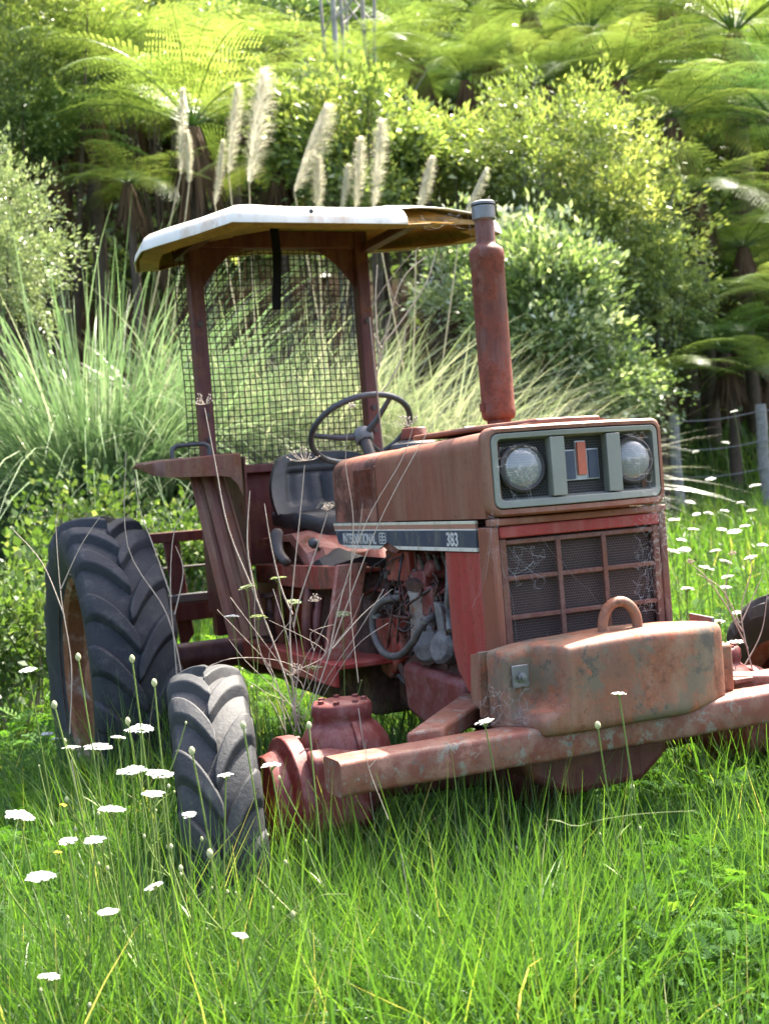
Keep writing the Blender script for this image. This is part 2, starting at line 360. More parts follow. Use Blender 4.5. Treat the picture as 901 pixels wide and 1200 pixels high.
# ------------------------------------------------------------------ mesh builder
class MB:
    def __init__(s):
        s.v = []; s.f = []

    def add(s, vs, fs):
        b = len(s.v); s.v += [tuple(map(float, p)) for p in vs]; s.f += [tuple(i + b for i in f) for f in fs]; return s

    def box(s, c, d, rot=None):
        m = rot if rot is not None else Matrix.Identity(3)
        vs = []
        for x in (-.5, .5):
            for y in (-.5, .5):
                for z in (-.5, .5):
                    vs.append(Vector(c) + m @ Vector((x * d[0], y * d[1], z * d[2])))
        return s.add(vs, [(0, 1, 3, 2), (4, 6, 7, 5), (0, 4, 5, 1), (2, 3, 7, 6), (0, 2, 6, 4), (1, 5, 7, 3)])

    def lo(s, x0, x1, y0, y1, z0, z1):
        return s.box(((x0 + x1) / 2, (y0 + y1) / 2, (z0 + z1) / 2), (abs(x1 - x0), abs(y1 - y0), abs(z1 - z0)))

    def tube(s, pts, r, n=10, caps=True, closed=False):
        P = [Vector(p) for p in pts]; k = len(P)
        rs = r if hasattr(r, '__len__') else [r] * k
        up = None; rings = []
        for i in range(k):
            a = P[(i - 1) % k] if (closed or i > 0) else P[i]
            b = P[(i + 1) % k] if (closed or i < k - 1) else P[i]
            t = (b - a).normalized()
            if up is None:
                up = t.orthogonal().normalized()
            up = (up - t * up.dot(t))
            up = up.normalized() if up.length > 1e-6 else t.orthogonal().normalized()
            w2 = t.cross(up)
            rings.append([P[i] + (up * math.cos(2 * PI * j / n) + w2 * math.sin(2 * PI * j / n)) * rs[i] for j in range(n)])
        fs = []
        m = k if closed else k - 1
        for i in range(m):
            for j in range(n):
                a, b = i * n, ((i + 1) % k) * n
                fs.append((a + j, a + (j + 1) % n, b + (j + 1) % n, b + j))
        if caps and not closed:
            fs.append(tuple(range(n))[::-1]); fs.append(tuple((k - 1) * n + j for j in range(n)))
        return s.add([p for q in rings for p in q], fs)

    def lathe(s, c, axis, prof, n=24, start=0., sweep=2 * PI):
        ax = Vector(axis).normalized(); u = ax.orthogonal().normalized(); w2 = ax.cross(u)
        full = abs(sweep - 2 * PI) < 1e-6
        cnt = n if full else n + 1
        vs = []
        for (r, h) in prof:
            for j in range(cnt):
                a = start + sweep * j / n
                vs.append(Vector(c) + ax * h + (u * math.cos(a) + w2 * math.sin(a)) * max(r, 1e-5))
        fs = []
        for i in range(len(prof) - 1):
            for j in range(n):
                a, b = i * cnt, (i + 1) * cnt
                jn = (j + 1) % cnt
                fs.append((a + j, a + jn, b + jn, b + j))
        return s.add(vs, fs)

    def prism(s, pts, a, b, plane='xz'):
        def P(p, h):
            return {'xz': (p[0], h, p[1]), 'yz': (h, p[0], p[1]), 'xy': (p[0], p[1], h)}[plane]
        n = len(pts)
        vs = [P(p, a) for p in pts] + [P(p, b) for p in pts]
        fs = [tuple(range(n)), tuple(range(2 * n - 1, n - 1, -1))] + [(i, i + n, (i + 1) % n + n, (i + 1) % n) for i in range(n)]
        return s.add(vs, fs)

    def loft(s, secs, caps=True, closed=True):
        n = len(secs[0]); vs = [p for q in secs for p in q]; fs = []
        for i in range(len(secs) - 1):
            for j in range(n if closed else n - 1):
                fs.append((i * n + j, i * n + (j + 1) % n, (i + 1) * n + (j + 1) % n, (i + 1) * n + j))
        if caps:
            fs.append(tuple(range(n))[::-1]); fs.append(tuple((len(secs) - 1) * n + j for j in range(n)))
        return s.add(vs, fs)

    def build(s, name, mat, parent=None, bevel=0, smooth=35, noise=0, label=None, seg=2, subsurf=0):
        me = bpy.data.meshes.new(name); me.from_pydata(s.v, [], s.f); me.validate()
        import bmesh
        bm = bmesh.new(); bm.from_mesh(me); bmesh.ops.recalc_face_normals(bm, faces=bm.faces)
        if noise:
            for v in bm.verts:
                v.co += Vector(noise_v(v.co, noise))
        bm.to_mesh(me); bm.free()
        me.polygons.foreach_set('use_smooth', [True] * len(me.polygons))
        me.set_sharp_from_angle(angle=math.radians(smooth))
        me.materials.append(MT[mat] if isinstance(mat, str) else mat)
        o = bpy.data.objects.new(name, me); COL.objects.link(o)
        if bevel:
            b = o.modifiers.new('bevel', 'BEVEL'); b.width = bevel; b.segments = seg; b.limit_method = 'ANGLE'; b.angle_limit = math.radians(38)
        if subsurf:
            b = o.modifiers.new('sub', 'SUBSURF'); b.levels = subsurf; b.render_levels = subsurf
        if parent is not None:
            o.parent = parent
            loc = Vector((0, 0, 0)); q = parent
            while q is not None:
                loc += q.location; q = q.parent
            if not getattr(s, 'local', False):
                o.matrix_parent_inverse = Matrix.Translation(-Vector(world_loc(parent)))
        if label:
            o['label'] = label
        return o


def world_loc(o):
    l = Vector(o.location)
    if o.parent is not None:
        l = l + Vector(o.matrix_parent_inverse.translation) + world_loc(o.parent)
    return l


def noise_v(p, a):
    from mathutils import noise
    return noise.noise_vector(Vector(p) * 6) * a


def smooth_pts(pts, n=6):
    P = [Vector(p) for p in pts]; out = []
    for i in range(len(P) - 1):
        a, b, c, d = P[max(i - 1, 0)], P[i], P[i + 1], P[min(i + 2, len(P) - 1)]
        for k in range(n):
            t = k / n
            out.append(.5 * ((2 * b) + (c - a) * t + (2 * a - 5 * b + 4 * c - d) * t * t + (3 * b - a - 3 * c + d) * t ** 3))
    out.append(P[-1]); return out


def root(name, loc, label, cat, group=None, rz=0):
    o = bpy.data.objects.new(name, None); COL.objects.link(o); o.location = loc; o.rotation_euler.z = rz
    o.empty_display_size = .2
    o['label'] = label; o['category'] = cat
    if group:
        o['group'] = group
    return o


def tag(o, label=None, cat=None, group=None, kind=None):
    for k, v in (('label', label), ('category', cat), ('group', group), ('kind', kind)):
        if v:
            o[k] = v
    return o

# ================================================================== TRACTOR
TR = root('tractor', (-1.0, 0, 0), 'abandoned rusty red tractor with mesh-backed canopy sunk in long grass', 'tractor')


def rrect(y0, y1, z0, z1, r, x, n=5, crown=0.0):
    """rounded section (top corners rounded, square bottom) at x, listed round the loop"""
    pts = [(x, y0, z0)]
    for k in range(n + 1):
        a = PI - k * PI / 2 / n
        pts.append((x, y0 + r + r * math.cos(a), z1 - r + r * math.sin(a)))
    m = 8
    for k in range(1, m):
        t = k / m; y = y0 + r + (y1 - y0 - 2 * r) * t
        pts.append((x, y, z1 + crown * math.sin(PI * t)))
    for k in range(n + 1):
        a = PI / 2 - k * PI / 2 / n
        pts.append((x, y1 - r + r * math.cos(a), z1 - r + r * math.sin(a)))
    pts.append((x, y1, z0))
    return pts


# hood
m = MB()
secs = []
for x, dz in ((-.742, -.006), (-.735, 0), (-.5, .004), (-.25, .008), (-.06, .012), (-.02, .012)):
    secs.append(rrect(-.27, .27, 1.158, 1.372 + dz, .045, x, 6, .024))
m.loft(secs)
hood = m.build('hood', 'hood', TR, smooth=50)
m = MB()
secs = []
for x, ins in ((-1.165, .05), (-1.160, .028), (-1.148, .014), (-1.128, .005), (-1.10, 0), (-.95, 0), (-.753, 0), (-.748, .004)):
    secs.append(rrect(-.271 + ins, .271 - ins, 1.158, 1.368 - ins, .05, x, 6, .022))
m.loft(secs)
cowl = m.build('rear_cowl', 'cowl', TR, smooth=60)
m = MB()
for i in range(9):                                   # pressed louvres on the cowl side
    x = -.925 + i * .0185
    for sy in (-1, 1):
        m.add([(x, sy * .2705, 1.20), (x + .012, sy * .2765, 1.203), (x + .014, sy * .2705, 1.20),
               (x, sy * .2705, 1.325), (x + .012, sy * .2765, 1.322), (x + .014, sy * .2705, 1.325)],
              [(0, 1, 4, 3), (1, 2, 5, 4), (0, 2, 1), (3, 4, 5)])
        m.build('louvre', 'exhaust', cowl); m = MB()
m = MB()
m.lo(-.747, -.741, -.2735, .2735, 1.157, 1.33)       # seam bead
m.build('seam_trim', 'maroon', hood, .002)
m = MB()                                             # peeling edge of paint on top of the hood
m.prism([(-.60, -.20), (-.20, -.17), (-.10, -.12), (-.02, -.10), (-.02, .10), (-.10, .12), (-.2, .17), (-.6, .2)], 1.395, 1.411, 'xy')
m.build('hood_ridge', 'hood', hood, .008, seg=3)

# nose surround around the headlights
def nose_x(y):
    a = abs(y)
    return .052 if a < .085 else .052 - (a - .085) / .19 * .052


ring_o, ring_i = [], []
def nose_ring(y0, y1, z0, z1, r, dx):
    pts = []
    def corner(cy, cz, a0):
        for k in range(5):
            a = a0 + k * PI / 8
            y, z = cy + r * math.cos(a), cz + r * math.sin(a); pts.append((nose_x(y) + dx, y, z))
    corner(y1 - r, z1 - r, 0)
    for y in (.20, .14, .085, .04, 0, -.04, -.085, -.14, -.20): pts.append((nose_x(y) + dx, y, z1))
    corner(y0 + r, z1 - r, PI / 2)
    corner(y0 + r, z0 + r, PI)
    for y in (-.20, -.14, -.085, -.04, 0, .04, .085, .14, .20): pts.append((nose_x(y) + dx, y, z0))
    corner(y1 - r, z0 + r, 3 * PI / 2)
    return pts


m = MB()
A = nose_ring(-.274, .274, 1.160, 1.393, .034, -.06)
A = [(-.022, p[1], p[2]) for p in A]
B = nose_ring(-.274, .274, 1.160, 1.393, .034, .0)
Cc = nose_ring(-.268, .268, 1.166, 1.387, .030, .007)
Dd = nose_ring(-.258, .258, 1.178, 1.378, .022, .006)
Ee = nose_ring(-.256, .256, 1.180, 1.376, .022, -.05)
m.loft([A, B, Cc, Dd, Ee], caps=False)
nose = m.build('nose_surround', 'hood', TR, smooth=50)

# grey headlight panel
m = MB()
A = nose_ring(-.2555, .2555, 1.1805, 1.3755, .02, .000)
B = nose_ring(-.2540, .2540, 1.182, 1.374, .02, .006)
Cc = nose_ring(-.238, .238, 1.200, 1.361, .012, .004)
Dd = nose_ring(-.232, .232, 1.207, 1.355, .010, -.040)
m.loft([A, B, Cc, Dd], caps=False)
for y in (-.085, .085):
    m.prism([(nose_x(y) - .042, y - .012), (nose_x(y) - .042, y + .012), (nose_x(y) + .004, y + .021), (nose_x(y) + .004, y - .021)], 1.2045, 1.3575, 'xy')
panel = m.build('headlight_panel', 'frame_grey', TR, .0015, smooth=45)
m = MB()
for y0, y1 in ((-.236, -.088), (-.082, .082), (.088, .236)):
    x0, x1 = nose_x(y0) - .036, nose_x(y1) - .036
    m.add([(x0, y0, 1.203), (x1, y1, 1.203), (x1, y1, 1.359), (x0, y0, 1.359), (x0 - .01, y0, 1.203), (x1 - .01, y1, 1.203), (x1 - .01, y1, 1.359), (x0 - .01, y0, 1.359)],
          [(0, 1, 2, 3), (7, 6, 5, 4), (0, 4, 5, 1), (2, 6, 7, 3), (1, 5, 6, 2), (0, 3, 7, 4)])
m.build('headlight_gauze', 'lampmesh', panel)
for y in (-.168, .164):
    z = 1.283; x = nose_x(y) - .034
    e = bpy.data.objects.new('headlight', None); COL.objects.link(e); e.parent = TR
    e.matrix_parent_inverse = Matrix.Translation(-Vector(world_loc(TR)))
    ax = (1, -.10 if y < 0 else -.02, 0)
    ax = Vector(ax).normalized()
    c = Vector((x, y, z)) + ax * .004
    MB().lathe(c, ax, [(.064, 0), (.064, .020), (.058, .026), (.0525, .024), (.0525, .0)], 32).build('lamp_ring', 'greygrease', e)
    MB().lathe(c, ax, [(.053, .018), (.050, .008), (.042, -.010), (.030, -.026), (.014, -.034), (.0005, -.035)], 32).build('reflector', 'mirror', e)
    MB().lathe(c, ax, [(.0005, .004), (.008, .002), (.010, -.008), (.006, -.02), (.005, -.034)], 14).build('bulb', 'steel', e)
    MB().lathe(c, ax, [(.0535, .020), (.048, .028), (.034, .036), (.016, .040), (.0005, .041)], 32).build('lens', 'glass', e)
# emblem in the middle bay
x0 = nose_x(0) - .026
def em(name, boxes, mat, x, th, par):
    mm = MB()
    for y0, y1, z0, z1 in boxes: mm.lo(x - th, x, y0, y1, z0, z1)
    return mm.build(name, mat, par)
zc = 1.284
I = [(-.0125, .0125, zc - .030, zc + .056)]
Hl = [(-.050, -.021, zc - .040, zc + .034), (.021, .050, zc - .040, zc + .034)]
Eg = [(-.0535, -.015, zc - .0435, zc + .0375), (.015, .0535, zc - .0435, zc + .0375), (-.016, .016, zc - .0435, zc + .0595)]
emb = em('emblem', Eg, 'emb_edge', x0, .012, panel)
for h_ in Hl: em('emblem', [h_], 'emb_blue', x0 + .004, .01, panel)
em('emblem', I, 'emb_red', x0 + .007, .01, panel)

# lower front: radiator surround
m = MB()
m.lo(-.03, .012, -.268, .268, 1.137, 1.156)
m.build('grille_header', 'hood', TR, .004)
m = MB()
m.lo(-.02, .006, -.246, .246, 1.104, 1.135)
m.build('header_rail', 'redpanel', TR, .004)
m = MB()
fr = MB()
for y in (-.236, .236):
    fr.lo(-.015, .0, y - .010, y + .010, .69, 1.102)
for y in (-.072, .068):
    fr.lo(-.008, .002, y - .007, y + .007, .69, 1.094)
for z in (1.092, .998, .896, .792, .698):
    fr.lo(-.012, -.001, -.226, .226, z - .006, z + .006)
fr.build('radiator_grille', 'radframe', TR, .002)
MB().lo(-.05, -.022, -.228, .228, .69, 1.10).build('radiator_gauze', 'radmesh', TR)
MB().lo(-.16, -.06, -.24, .24, .66, 1.14).build('radiator_core', 'greygrease', TR)
for s in (-1, 1):
    m = MB(); m.lo(-.075, .004, s * .2475, s * .2695, .67, 1.135)
    m.build('front_pillar', 'hood' if s < 0 else 'radframe', TR, .004)
    m = MB(); m.prism([(-.29, 1.069), (-.079, 1.069), (-.079, .668), (-.13, .66), (-.21, .688), (-.262, .74), (-.285, .80)], s * .252, s * .2665, 'xz')
    m.build('side_panel', 'redpanel', TR, .004)

# decal strip under the hood
for s in (-1, 1):
    o = [(-1.145, 1.1535), (-.082, 1.1535), (-.082, 1.071), (-.60, 1.071), (-.655, 1.086), (-.690, 1.092), (-.725, 1.078), (-.76, 1.071), (-1.00, 1.071), (-1.075, 1.080), (-1.105, 1.086), (-1.125, 1.12)]
    m = MB(); m.prism(o, s * .262, s * .2715, 'xz')
    st = m.build('side_stripe', 'stripe', TR, .001)
    m = MB(); m.prism([(-.735, 1.078), (-.70, 1.094), (-.655, 1.088), (-.61, 1.07), (-.63, 1.058), (-.70, 1.066)], s * .255, s * .266, 'xz')
    m.build('torn_edge', 'exhaust', st, .002)


def text_obj(txt, loc, size, sx, rot, mat, par, bold=.0, name='lettering', fit=None):
    cu = bpy.data.curves.new(name, 'FONT'); cu.body = txt; cu.size = size; cu.extrude = .0006; cu.offset = bold; cu.space_character = 1.0
    t = bpy.data.objects.new(name, cu); COL.objects.link(t)
    bpy.context.view_layer.update()
    me = bpy.data.meshes.new_from_object(t.evaluated_get(bpy.context.evaluated_depsgraph_get()))
    bpy.data.objects.remove(t, do_unlink=True)
    T = Matrix.Translation(loc) @ rot.to_4x4() @ Matrix.Diagonal((sx, 1, 1, 1))
    xs = [v.co.x for v in me.vertices]
    if fit: sx = fit / (max(xs) - min(xs)); T = Matrix.Translation(loc) @ rot.to_4x4() @ Matrix.Diagonal((sx, 1, 1, 1))
    me.transform(T)
    me.materials.clear(); me.materials.append(MT[mat])
    o2 = bpy.data.objects.new(name, me); COL.objects.link(o2); o2.parent = par
    o2.matrix_parent_inverse = Matrix.Translation(-Vector(world_loc(par)))
    return o2


side_rot = Matrix(((1, 0, 0), (0, 0, -1), (0, 1, 0)))
text_obj('INTERNATIONAL', (-1.058, -.2722, 1.0875), .046, 1.0, side_rot, 'letter', st, .0010, fit=.285)
text_obj('383', (-.262, -.2722, 1.086), .052, .98, side_rot, 'letter', st, .0012)
m = MB()                                              # little box mark after the name
bx0, bx1, bz0, bz1 = -.742, -.690, 1.088, 1.122
for a in ((bx0, bx1, bz0, bz0 + .003), (bx0, bx1, bz1 - .003, bz1), (bx0, bx0 + .003, bz0, bz1), (bx1 - .003, bx1, bz0, bz1),
          (bx0 + .008, bx1 - .008, 1.1075, 1.112), (bx0 + .008, bx1 - .008, 1.097, 1.1015), (bx0 + .02, bx0 + .026, 1.092, 1.118)):
    m.lo(a[0], a[1], -.2735, -.2718, a[2], a[3])
m.build('box_mark', 'letter', st)

# exhaust
EX = (-.41, .0)
m = MB()
m.lathe((EX[0], EX[1], 0), (0, 0, 1), [(.034, 1.40), (.036, 1.432), (.046, 1.437), (.0505, 1.447), (.0505, 1.462), (.049, 1.468), (.0495, 1.90), (.052, 1.906), (.052, 1.926), (.048, 1.938), (.036, 1.946), (.030, 1.952),
                                       (.0285, 1.958), (.0285, 2.062), (.0255, 2.062), (.0255, 1.96), (.0005, 1.96)], 36)
ex = m.build('exhaust_pipe', 'exhaust', TR, smooth=50)
MB().lathe((EX[0], EX[1], 0), (0, 0, 1), [(.0285, 2.02), (.034, 2.025), (.0345, 2.062), (.0305, 2.062), (.0300, 2.045), (.0286, 2.04)], 28).build('pipe_collar', 'steel', ex)
MB().lathe((EX[0], EX[1], 0), (0, 0, 1), [(.0005, 2.078), (.030, 2.077), (.036, 2.073), (.036, 2.066), (.0005, 2.067)], 28).build('rain_cap', 'steel', ex)
m = MB(); m.lo(EX[0] - .008, EX[0] + .008, -.058, -.048, 1.46, 1.485); m.build('clamp_lug', 'exhaust', ex, .002)

# fuel cap
cap = MB().lathe((-1.02, 0, 0), (0, 0, 1), [(.085, 1.39), (.082, 1.402), (.05, 1.416), (.0005, 1.418)], 28).build('filler_dish', 'black', TR, smooth=50)
MB().lathe((-1.02, 0, 0), (0, 0, 1), [(.040, 1.416), (.046, 1.42), (.046, 1.436), (.042, 1.440), (.043, 1.452), (.038, 1.457), (.0005, 1.458)], 28).build('fuel_cap', 'exhaust', cap, smooth=50)

# steering wheel
SWC = Vector((-1.50, 0, 1.487)); tilt = math.radians(37)
e1 = Vector((math.cos(tilt), 0, math.sin(tilt))); e2 = Vector((0, 1, 0)); en = e1.cross(e2); en = en if en.z > 0 else -en
sw = MB().tube([SWC + (e1 * math.cos(a) + e2 * math.sin(a)) * .192 for a in np.linspace(0, 2 * PI, 49)[:-1]], .0115, 12, closed=True).build('steering_wheel', 'wheelrim_dark', TR, smooth=80)
for a in (math.radians(-118), math.radians(118), math.radians(0)):
    a2 = a + math.radians(22)
    dirv = e1 * math.cos(a2) + e2 * math.sin(a2)
    MB().tube([SWC - en * .035 + dirv * .015, SWC - en * .028 + dirv * .09, SWC + dirv * .19], [.014, .011, .009], 10).build('spoke', 'wheelrim_dark', sw)
MB().lathe(SWC - en * .06, en, [(.026, 0), (.036, .008), (.038, .035), (.030, .052), (.0005, .058)], 24).build('wheel_hub', 'hubgrey', sw, smooth=50)
MB().tube([SWC - en * .05, SWC - en * .34], .022, 12).build('steering_column', 'greygrease', TR)

# seat
def seat_back():
    rows = []
    nz, ny = 26, 34
    for i in range(nz + 1):
        t = i / nz; row = []
        for j in range(ny + 1):
            q = -1 + 2 * j / ny
            hw = .245 * (1 - .30 * max(0, t - .62) ** 2 / .144 * .55) * (.93 + .07 * math.sin(PI * min(1, t * 1.3)))
            y = q * hw
            z = 1.145 + t * .285 * (1 - .10 * abs(q) ** 4 * t)
            x = -1.905 - .075 * t + .085 * abs(q) ** 2.4 * (1 - .45 * t)
            inset = 0
            if .30 < t < .88 and abs(q) < .70:                      # recessed, ribbed centre
                inset = -.010
                if t < .70:
                    inset += .016 * abs(math.sin(q * PI * 3.2)) ** .6 - .012
                if abs(t - .72) < .02: inset -= .012
            x += inset
            row.append((x, y, z))
        rows.append(row)
    return rows


rows = seat_back(); m = MB()
nz, ny = len(rows) - 1, len(rows[0]) - 1
vs = [p for r in rows for p in r] + [(p[0] - .035, p[1] * 1.0, p[2] + (.006 if i == nz else 0)) for i, r in enumerate(rows) for p in r]
W = ny + 1; K = W * (nz + 1); fs = []
for i in range(nz):
    for j in range(ny):
        a = i * W + j; fs.append((a, a + 1, a + W + 1, a + W)); fs.append((K + a, K + a + W, K + a + W + 1, K + a + 1))
for j in range(ny):
    a = j; fs.append((a, K + a, K + a + 1, a + 1)); a = nz * W + j; fs.append((a, a + 1, K + a + 1, K + a))
for i in range(nz):
    a = i * W; fs.append((a, a + W, K + a + W, K + a)); a = i * W + ny; fs.append((a, K + a, K + a + W, a + W))
m.add(vs, fs)
seat = bpy.data.objects.new('seat', None); COL.objects.link(seat); seat.parent = TR; seat.matrix_parent_inverse = Matrix.Translation(-Vector(world_loc(TR)))
m.build('backrest', 'seat', seat, smooth=70)
m = MB(); secs = []
for i in range(13):
    t = i / 12; x = -1.93 + .34 * t
    hw = .235 * (1 - .28 * max(0, t - .7) ** 2 / .09); drop = -.010 * math.sin(PI * t) - (.030 * max(0, t - .75) ** 2 / .0625)
    sec = []
    for k in range(20):
        a = 2 * PI * k / 20; cy = math.cos(a); sz = math.sin(a)
        yy = hw * math.copysign(abs(cy) ** .45, cy); zz = 1.165 + drop + .034 * math.copysign(abs(sz) ** .6, sz) + .022 * abs(cy) ** 4 * (1 if sz > 0 else 0)
        sec.append((x, yy, zz))
    secs.append(sec)
m.loft(secs); m.build('seat_pan', 'seat', seat, smooth=70)
m = MB()
for k in range(14):                                   # scrap of dry straw left on the seat
    a = random.uniform(0, 6.28); c0 = Vector((-1.70 + random.uniform(-.03, .03), -.05 + random.uniform(-.05, .05), 1.205)); L = random.uniform(.03, .07)
    m.tube(smooth_pts([c0, c0 + Vector((math.cos(a) * L * .5, math.sin(a) * L * .5, .02)), c0 + Vector((math.cos(a + .5) * L, math.sin(a + .5) * L, -.002))], 3), .0016, 4)
tag(m.build('straw_scrap', 'straw'), 'small tangle of dry straw lying on the black seat', 'straw')

# seat base and torn platform cover
m = MB(); secs = []
for i in range(10):
    t = i / 9; y = -.26 + .52 * t
    secs.append([(-2.05, y, 1.10), (-1.62 + .02 * math.sin(9 * t), y, 1.115 + .01 * math.sin(17 * t)), (-1.46 + .03 * math.sin(7 * t), y, 1.045 + .015 * math.sin(13 * t)), (-1.43 + .035 * math.sin(11 * t), y, .985 + .02 * math.sin(23 * t)),
                 (-1.46, y, .98), (-1.66, y, 1.09), (-2.05, y, 1.08)])
m.loft(secs); m.build('seat_platform', 'pinkred', TR, .002, noise=.012)
m = MB(); m.lo(-2.0, -1.55, -.2, .2, .92, 1.08); m.build('seat_box', 'engine', TR, .01)
m = MB(); m.lathe((-1.43, -.24, 1.075), (.5, -.6, .6), [(.0005, .03), (.016, .026), (.020, .012), (.017, 0), (.008, -.01), (.007, -.12)], 16); m.build('gear_knob', 'black', TR, smooth=60)
m = MB(); secs = []
for i in range(9):
    t = i / 8; secs.append([(-1.38 + .25 * t, -.28, .995 + .025 * math.sin(7 * t)), (-1.38 + .25 * t, -.18, 1.035 + .02 * math.sin(5 * t + 1)), (-1.38 + .25 * t, -.05, 1.01), (-1.38 + .25 * t, -.05, .99), (-1.38 + .25 * t, -.28, .985)])
m.loft(secs); m.build('torn_vinyl', 'seat', TR, noise=.02, smooth=60)
m = MB(); m.tube(smooth_pts([(-1.60, -.33, 1.13), (-1.55, -.34, 1.06), (-1.50, -.33, 1.02)]), [.02, .028, .024, .022, .02, .02, .02, .02, .02, .02, .02, .02, .012][:13], 12); m.build('control_boot', 'greygrease', TR, noise=.02, smooth=70)

# platform / gearbox side
m = MB()
m.prism([(-1.93, 1.0), (-.99, 1.015), (-1.0, .94), (-1.30, .925), (-1.93, .93)], -.318, -.30, 'xz')
m.lo(-1.93, -1.0, -.30, -.16, .985, .998)
m.build('platform_rail', 'redbright', TR, .004)
m = MB(); m.lo(-1.95, -1.03, -.22, .22, .50, .985); m.build('gearbox_housing', 'engine', TR, .02, label='red gearbox casting, recess shade and brown dirt painted into its darker colour')  # darker material carries the shade of the recess as well as brown dirt
m = MB()
m.lo(-1.88, -.86, -.40, -.20, .695, .712); m.lo(-1.88, -.86, -.41, -.395, .64, .715)
m.build('footplate', 'redpanel', TR, .004)
m = MB(); m.prism([(-.22, 1.02), (-.325, 1.02), (-.395, .71), (-.30, .71)], -1.01, -.985, 'yz'); m.build('footplate_bracket', 'pinkred', TR, .004)
for (x, z0, tz, r) in ((-1.62, .715, .93, .016), (-1.30, .70, .93, .02), (-1.20, .72, .90, .014)):
    m = MB(); m.tube(smooth_pts([(x, -.33, z0), (x + .02, -.345, (z0 + tz) / 2), (x - .05, -.30, tz)]), r, 10); m.build('pedal_arm', 'maroon', TR)
m = MB(); m.lathe((-1.70, -.345, .70), (0, 0, 1), [(.03, 0), (.035, .02), (.022, .03), (.022, .08), (.032, .085), (.032, .10), (.02, .11), (.012, .18), (.03, .185), (.03, .2)], 18); m.build('hydraulic_fitting', 'engine', TR)
m = MB(); m.prism([(-1.84, .90), (-1.60, .91), (-1.50, .80), (-1.55, .72), (-1.84, .72)], -.235, -.225, 'xz'); m.build('cover_plate', 'redpanel', TR, .004)
for x in (-1.80, -1.62, -1.58):
    m = MB(); m.lathe((x, -.236, .86 if x != -1.58 else .76), (0, -1, 0), [(.011, 0), (.011, .008), (.0005, .009)], 6); m.build('cover_bolt', 'greygrease', TR)

# engine
m = MB()
m.lo(-1.03, -.24, -.13, .13, .52, 1.06)
m.build('engine_block', 'engine', TR, .02)
m = MB(); m.lo(-1.0, -.22, -.11, .15, 1.06, 1.15); m.build('cylinder_head', 'greygrease', TR, .01)
m = MB()
m.prism([(-.96, .83), (-.40, .80), (-.30, .60), (-.50, .53), (-.78, .55), (-.86, .70)], -.19, -.12, 'xz'); m.build('timing_cover', 'engine', TR, .012, noise=.01)
m = MB(); m.prism([(-.74, .71), (-.30, .70), (-.34, .56), (-.52, .52), (-.72, .56)], -.235, -.12, 'xz'); m.build('oil_sump', 'hub', TR, .02, noise=.008)
m = MB(); m.prism([(-.99, .83), (-.80, .85), (-.78, .72), (-.90, .64), (-.97, .66)], -.21, -.16, 'xz'); m.build('clutch_flange', 'redbright', TR, .008)
m = MB(); m.lo(-.88, -.70, -.20, -.14, .96, 1.06); m.build('relay_box', 'redbright', TR, .006)
# oil filter canister
fc = Vector((-.625, -.19, .85))
fil = MB().lathe(fc, (.10, 0, 1), [(.0005, -.095), (.035, -.092), (.044, -.082), (.046, -.06), (.046, .070), (.050, .078), (.050, .090), (.040, .098), (.0005, .10)], 28).build('oil_filter', 'white_rust', TR, smooth=50)
m = MB(); m.lathe(fc, (.10, 0, 1), [(.03, .09), (.055, .095), (.058, .12), (.03, .13), (.0005, .132)], 20); m.build('filter_head', 'engine', fil)
# big hose looping under the filter
def hz(px, py, Y): return tuple(hit(px, py, 1, Y))
m = MB(); m.tube(smooth_pts([hz(470, 700, -.2), hz(450, 704, -.235), hz(438, 718, -.25), hz(438, 742, -.255), hz(450, 765, -.26), hz(468, 768, -.265), hz(484, 752, -.27), hz(494, 733, -.26), hz(508, 722, -.22), hz(516, 722, -.17)], 6), .0115, 12)
m.build('coolant_hose', 'rubberhose', TR, smooth=80)
def pipe(name, mat, pts, r, n=8): 
    m = MB(); m.tube(smooth_pts(pts, 5), r, n); return m.build(name, mat, TR, smooth=80)
pipe('fuel_pipe', 'engine', [hz(452, 718, -.2), hz(462, 722, -.22), hz(476, 724, -.245), hz(481, 722, -.25), hz(476, 716, -.25), hz(480, 707, -.25), hz(490, 700, -.24), hz(494, 690, -.22), hz(498, 690, -.2)], .0045)
pipe('fuel_pipe', 'engine', [hz(487, 648, -.18), hz(489, 672, -.2), hz(491, 690, -.21), hz(512, 696, -.2), hz(522, 694, -.16)], .0065)
pipe('fuel_pipe', 'maroon', [hz(486, 648, -.15), hz(485, 668, -.16), hz(488, 682, -.17)], .008)
pipe('control_wire', 'black', [hz(434, 675, -.2), hz(436, 665, -.22), hz(446, 658, -.22), hz(458, 650, -.2)], .003)
pipe('control_wire', 'black', [hz(472, 648, -.2), hz(468, 672, -.22), hz(466, 688, -.2)], .004)
pipe('control_wire', 'black', [hz(470, 652, -.2), hz(455, 660, -.21), hz(440, 690, -.22), hz(432, 705, -.2)], .0025)
pipe('control_wire', 'greygrease', [hz(466, 735, -.245), hz(472, 728, -.25), hz(484, 733, -.25), hz(474, 740, -.25), hz(466, 735, -.245)], .002)
pipe('clutch_linkage', 'maroon', [hz(422, 700, -.22), hz(440, 690, -.21), hz(460, 700, -.2)], .007)
pipe('exhaust_downpipe', 'engine', [hz(470, 780, -.2), hz(478, 797, -.22), hz(492, 800, -.22), hz(498, 785, -.2), hz(498, 770, -.18)], .012)
for px, py in ((441, 722), (498, 728)):
    c0 = Vector(hz(px, py, -.252)); MB().lathe(c0, (0.2, 0, 1), [(.0125, -.005), (.0145, -.005), (.0145, .005), (.0125, .005)], 14).build('hose_clamp', 'steel', TR)
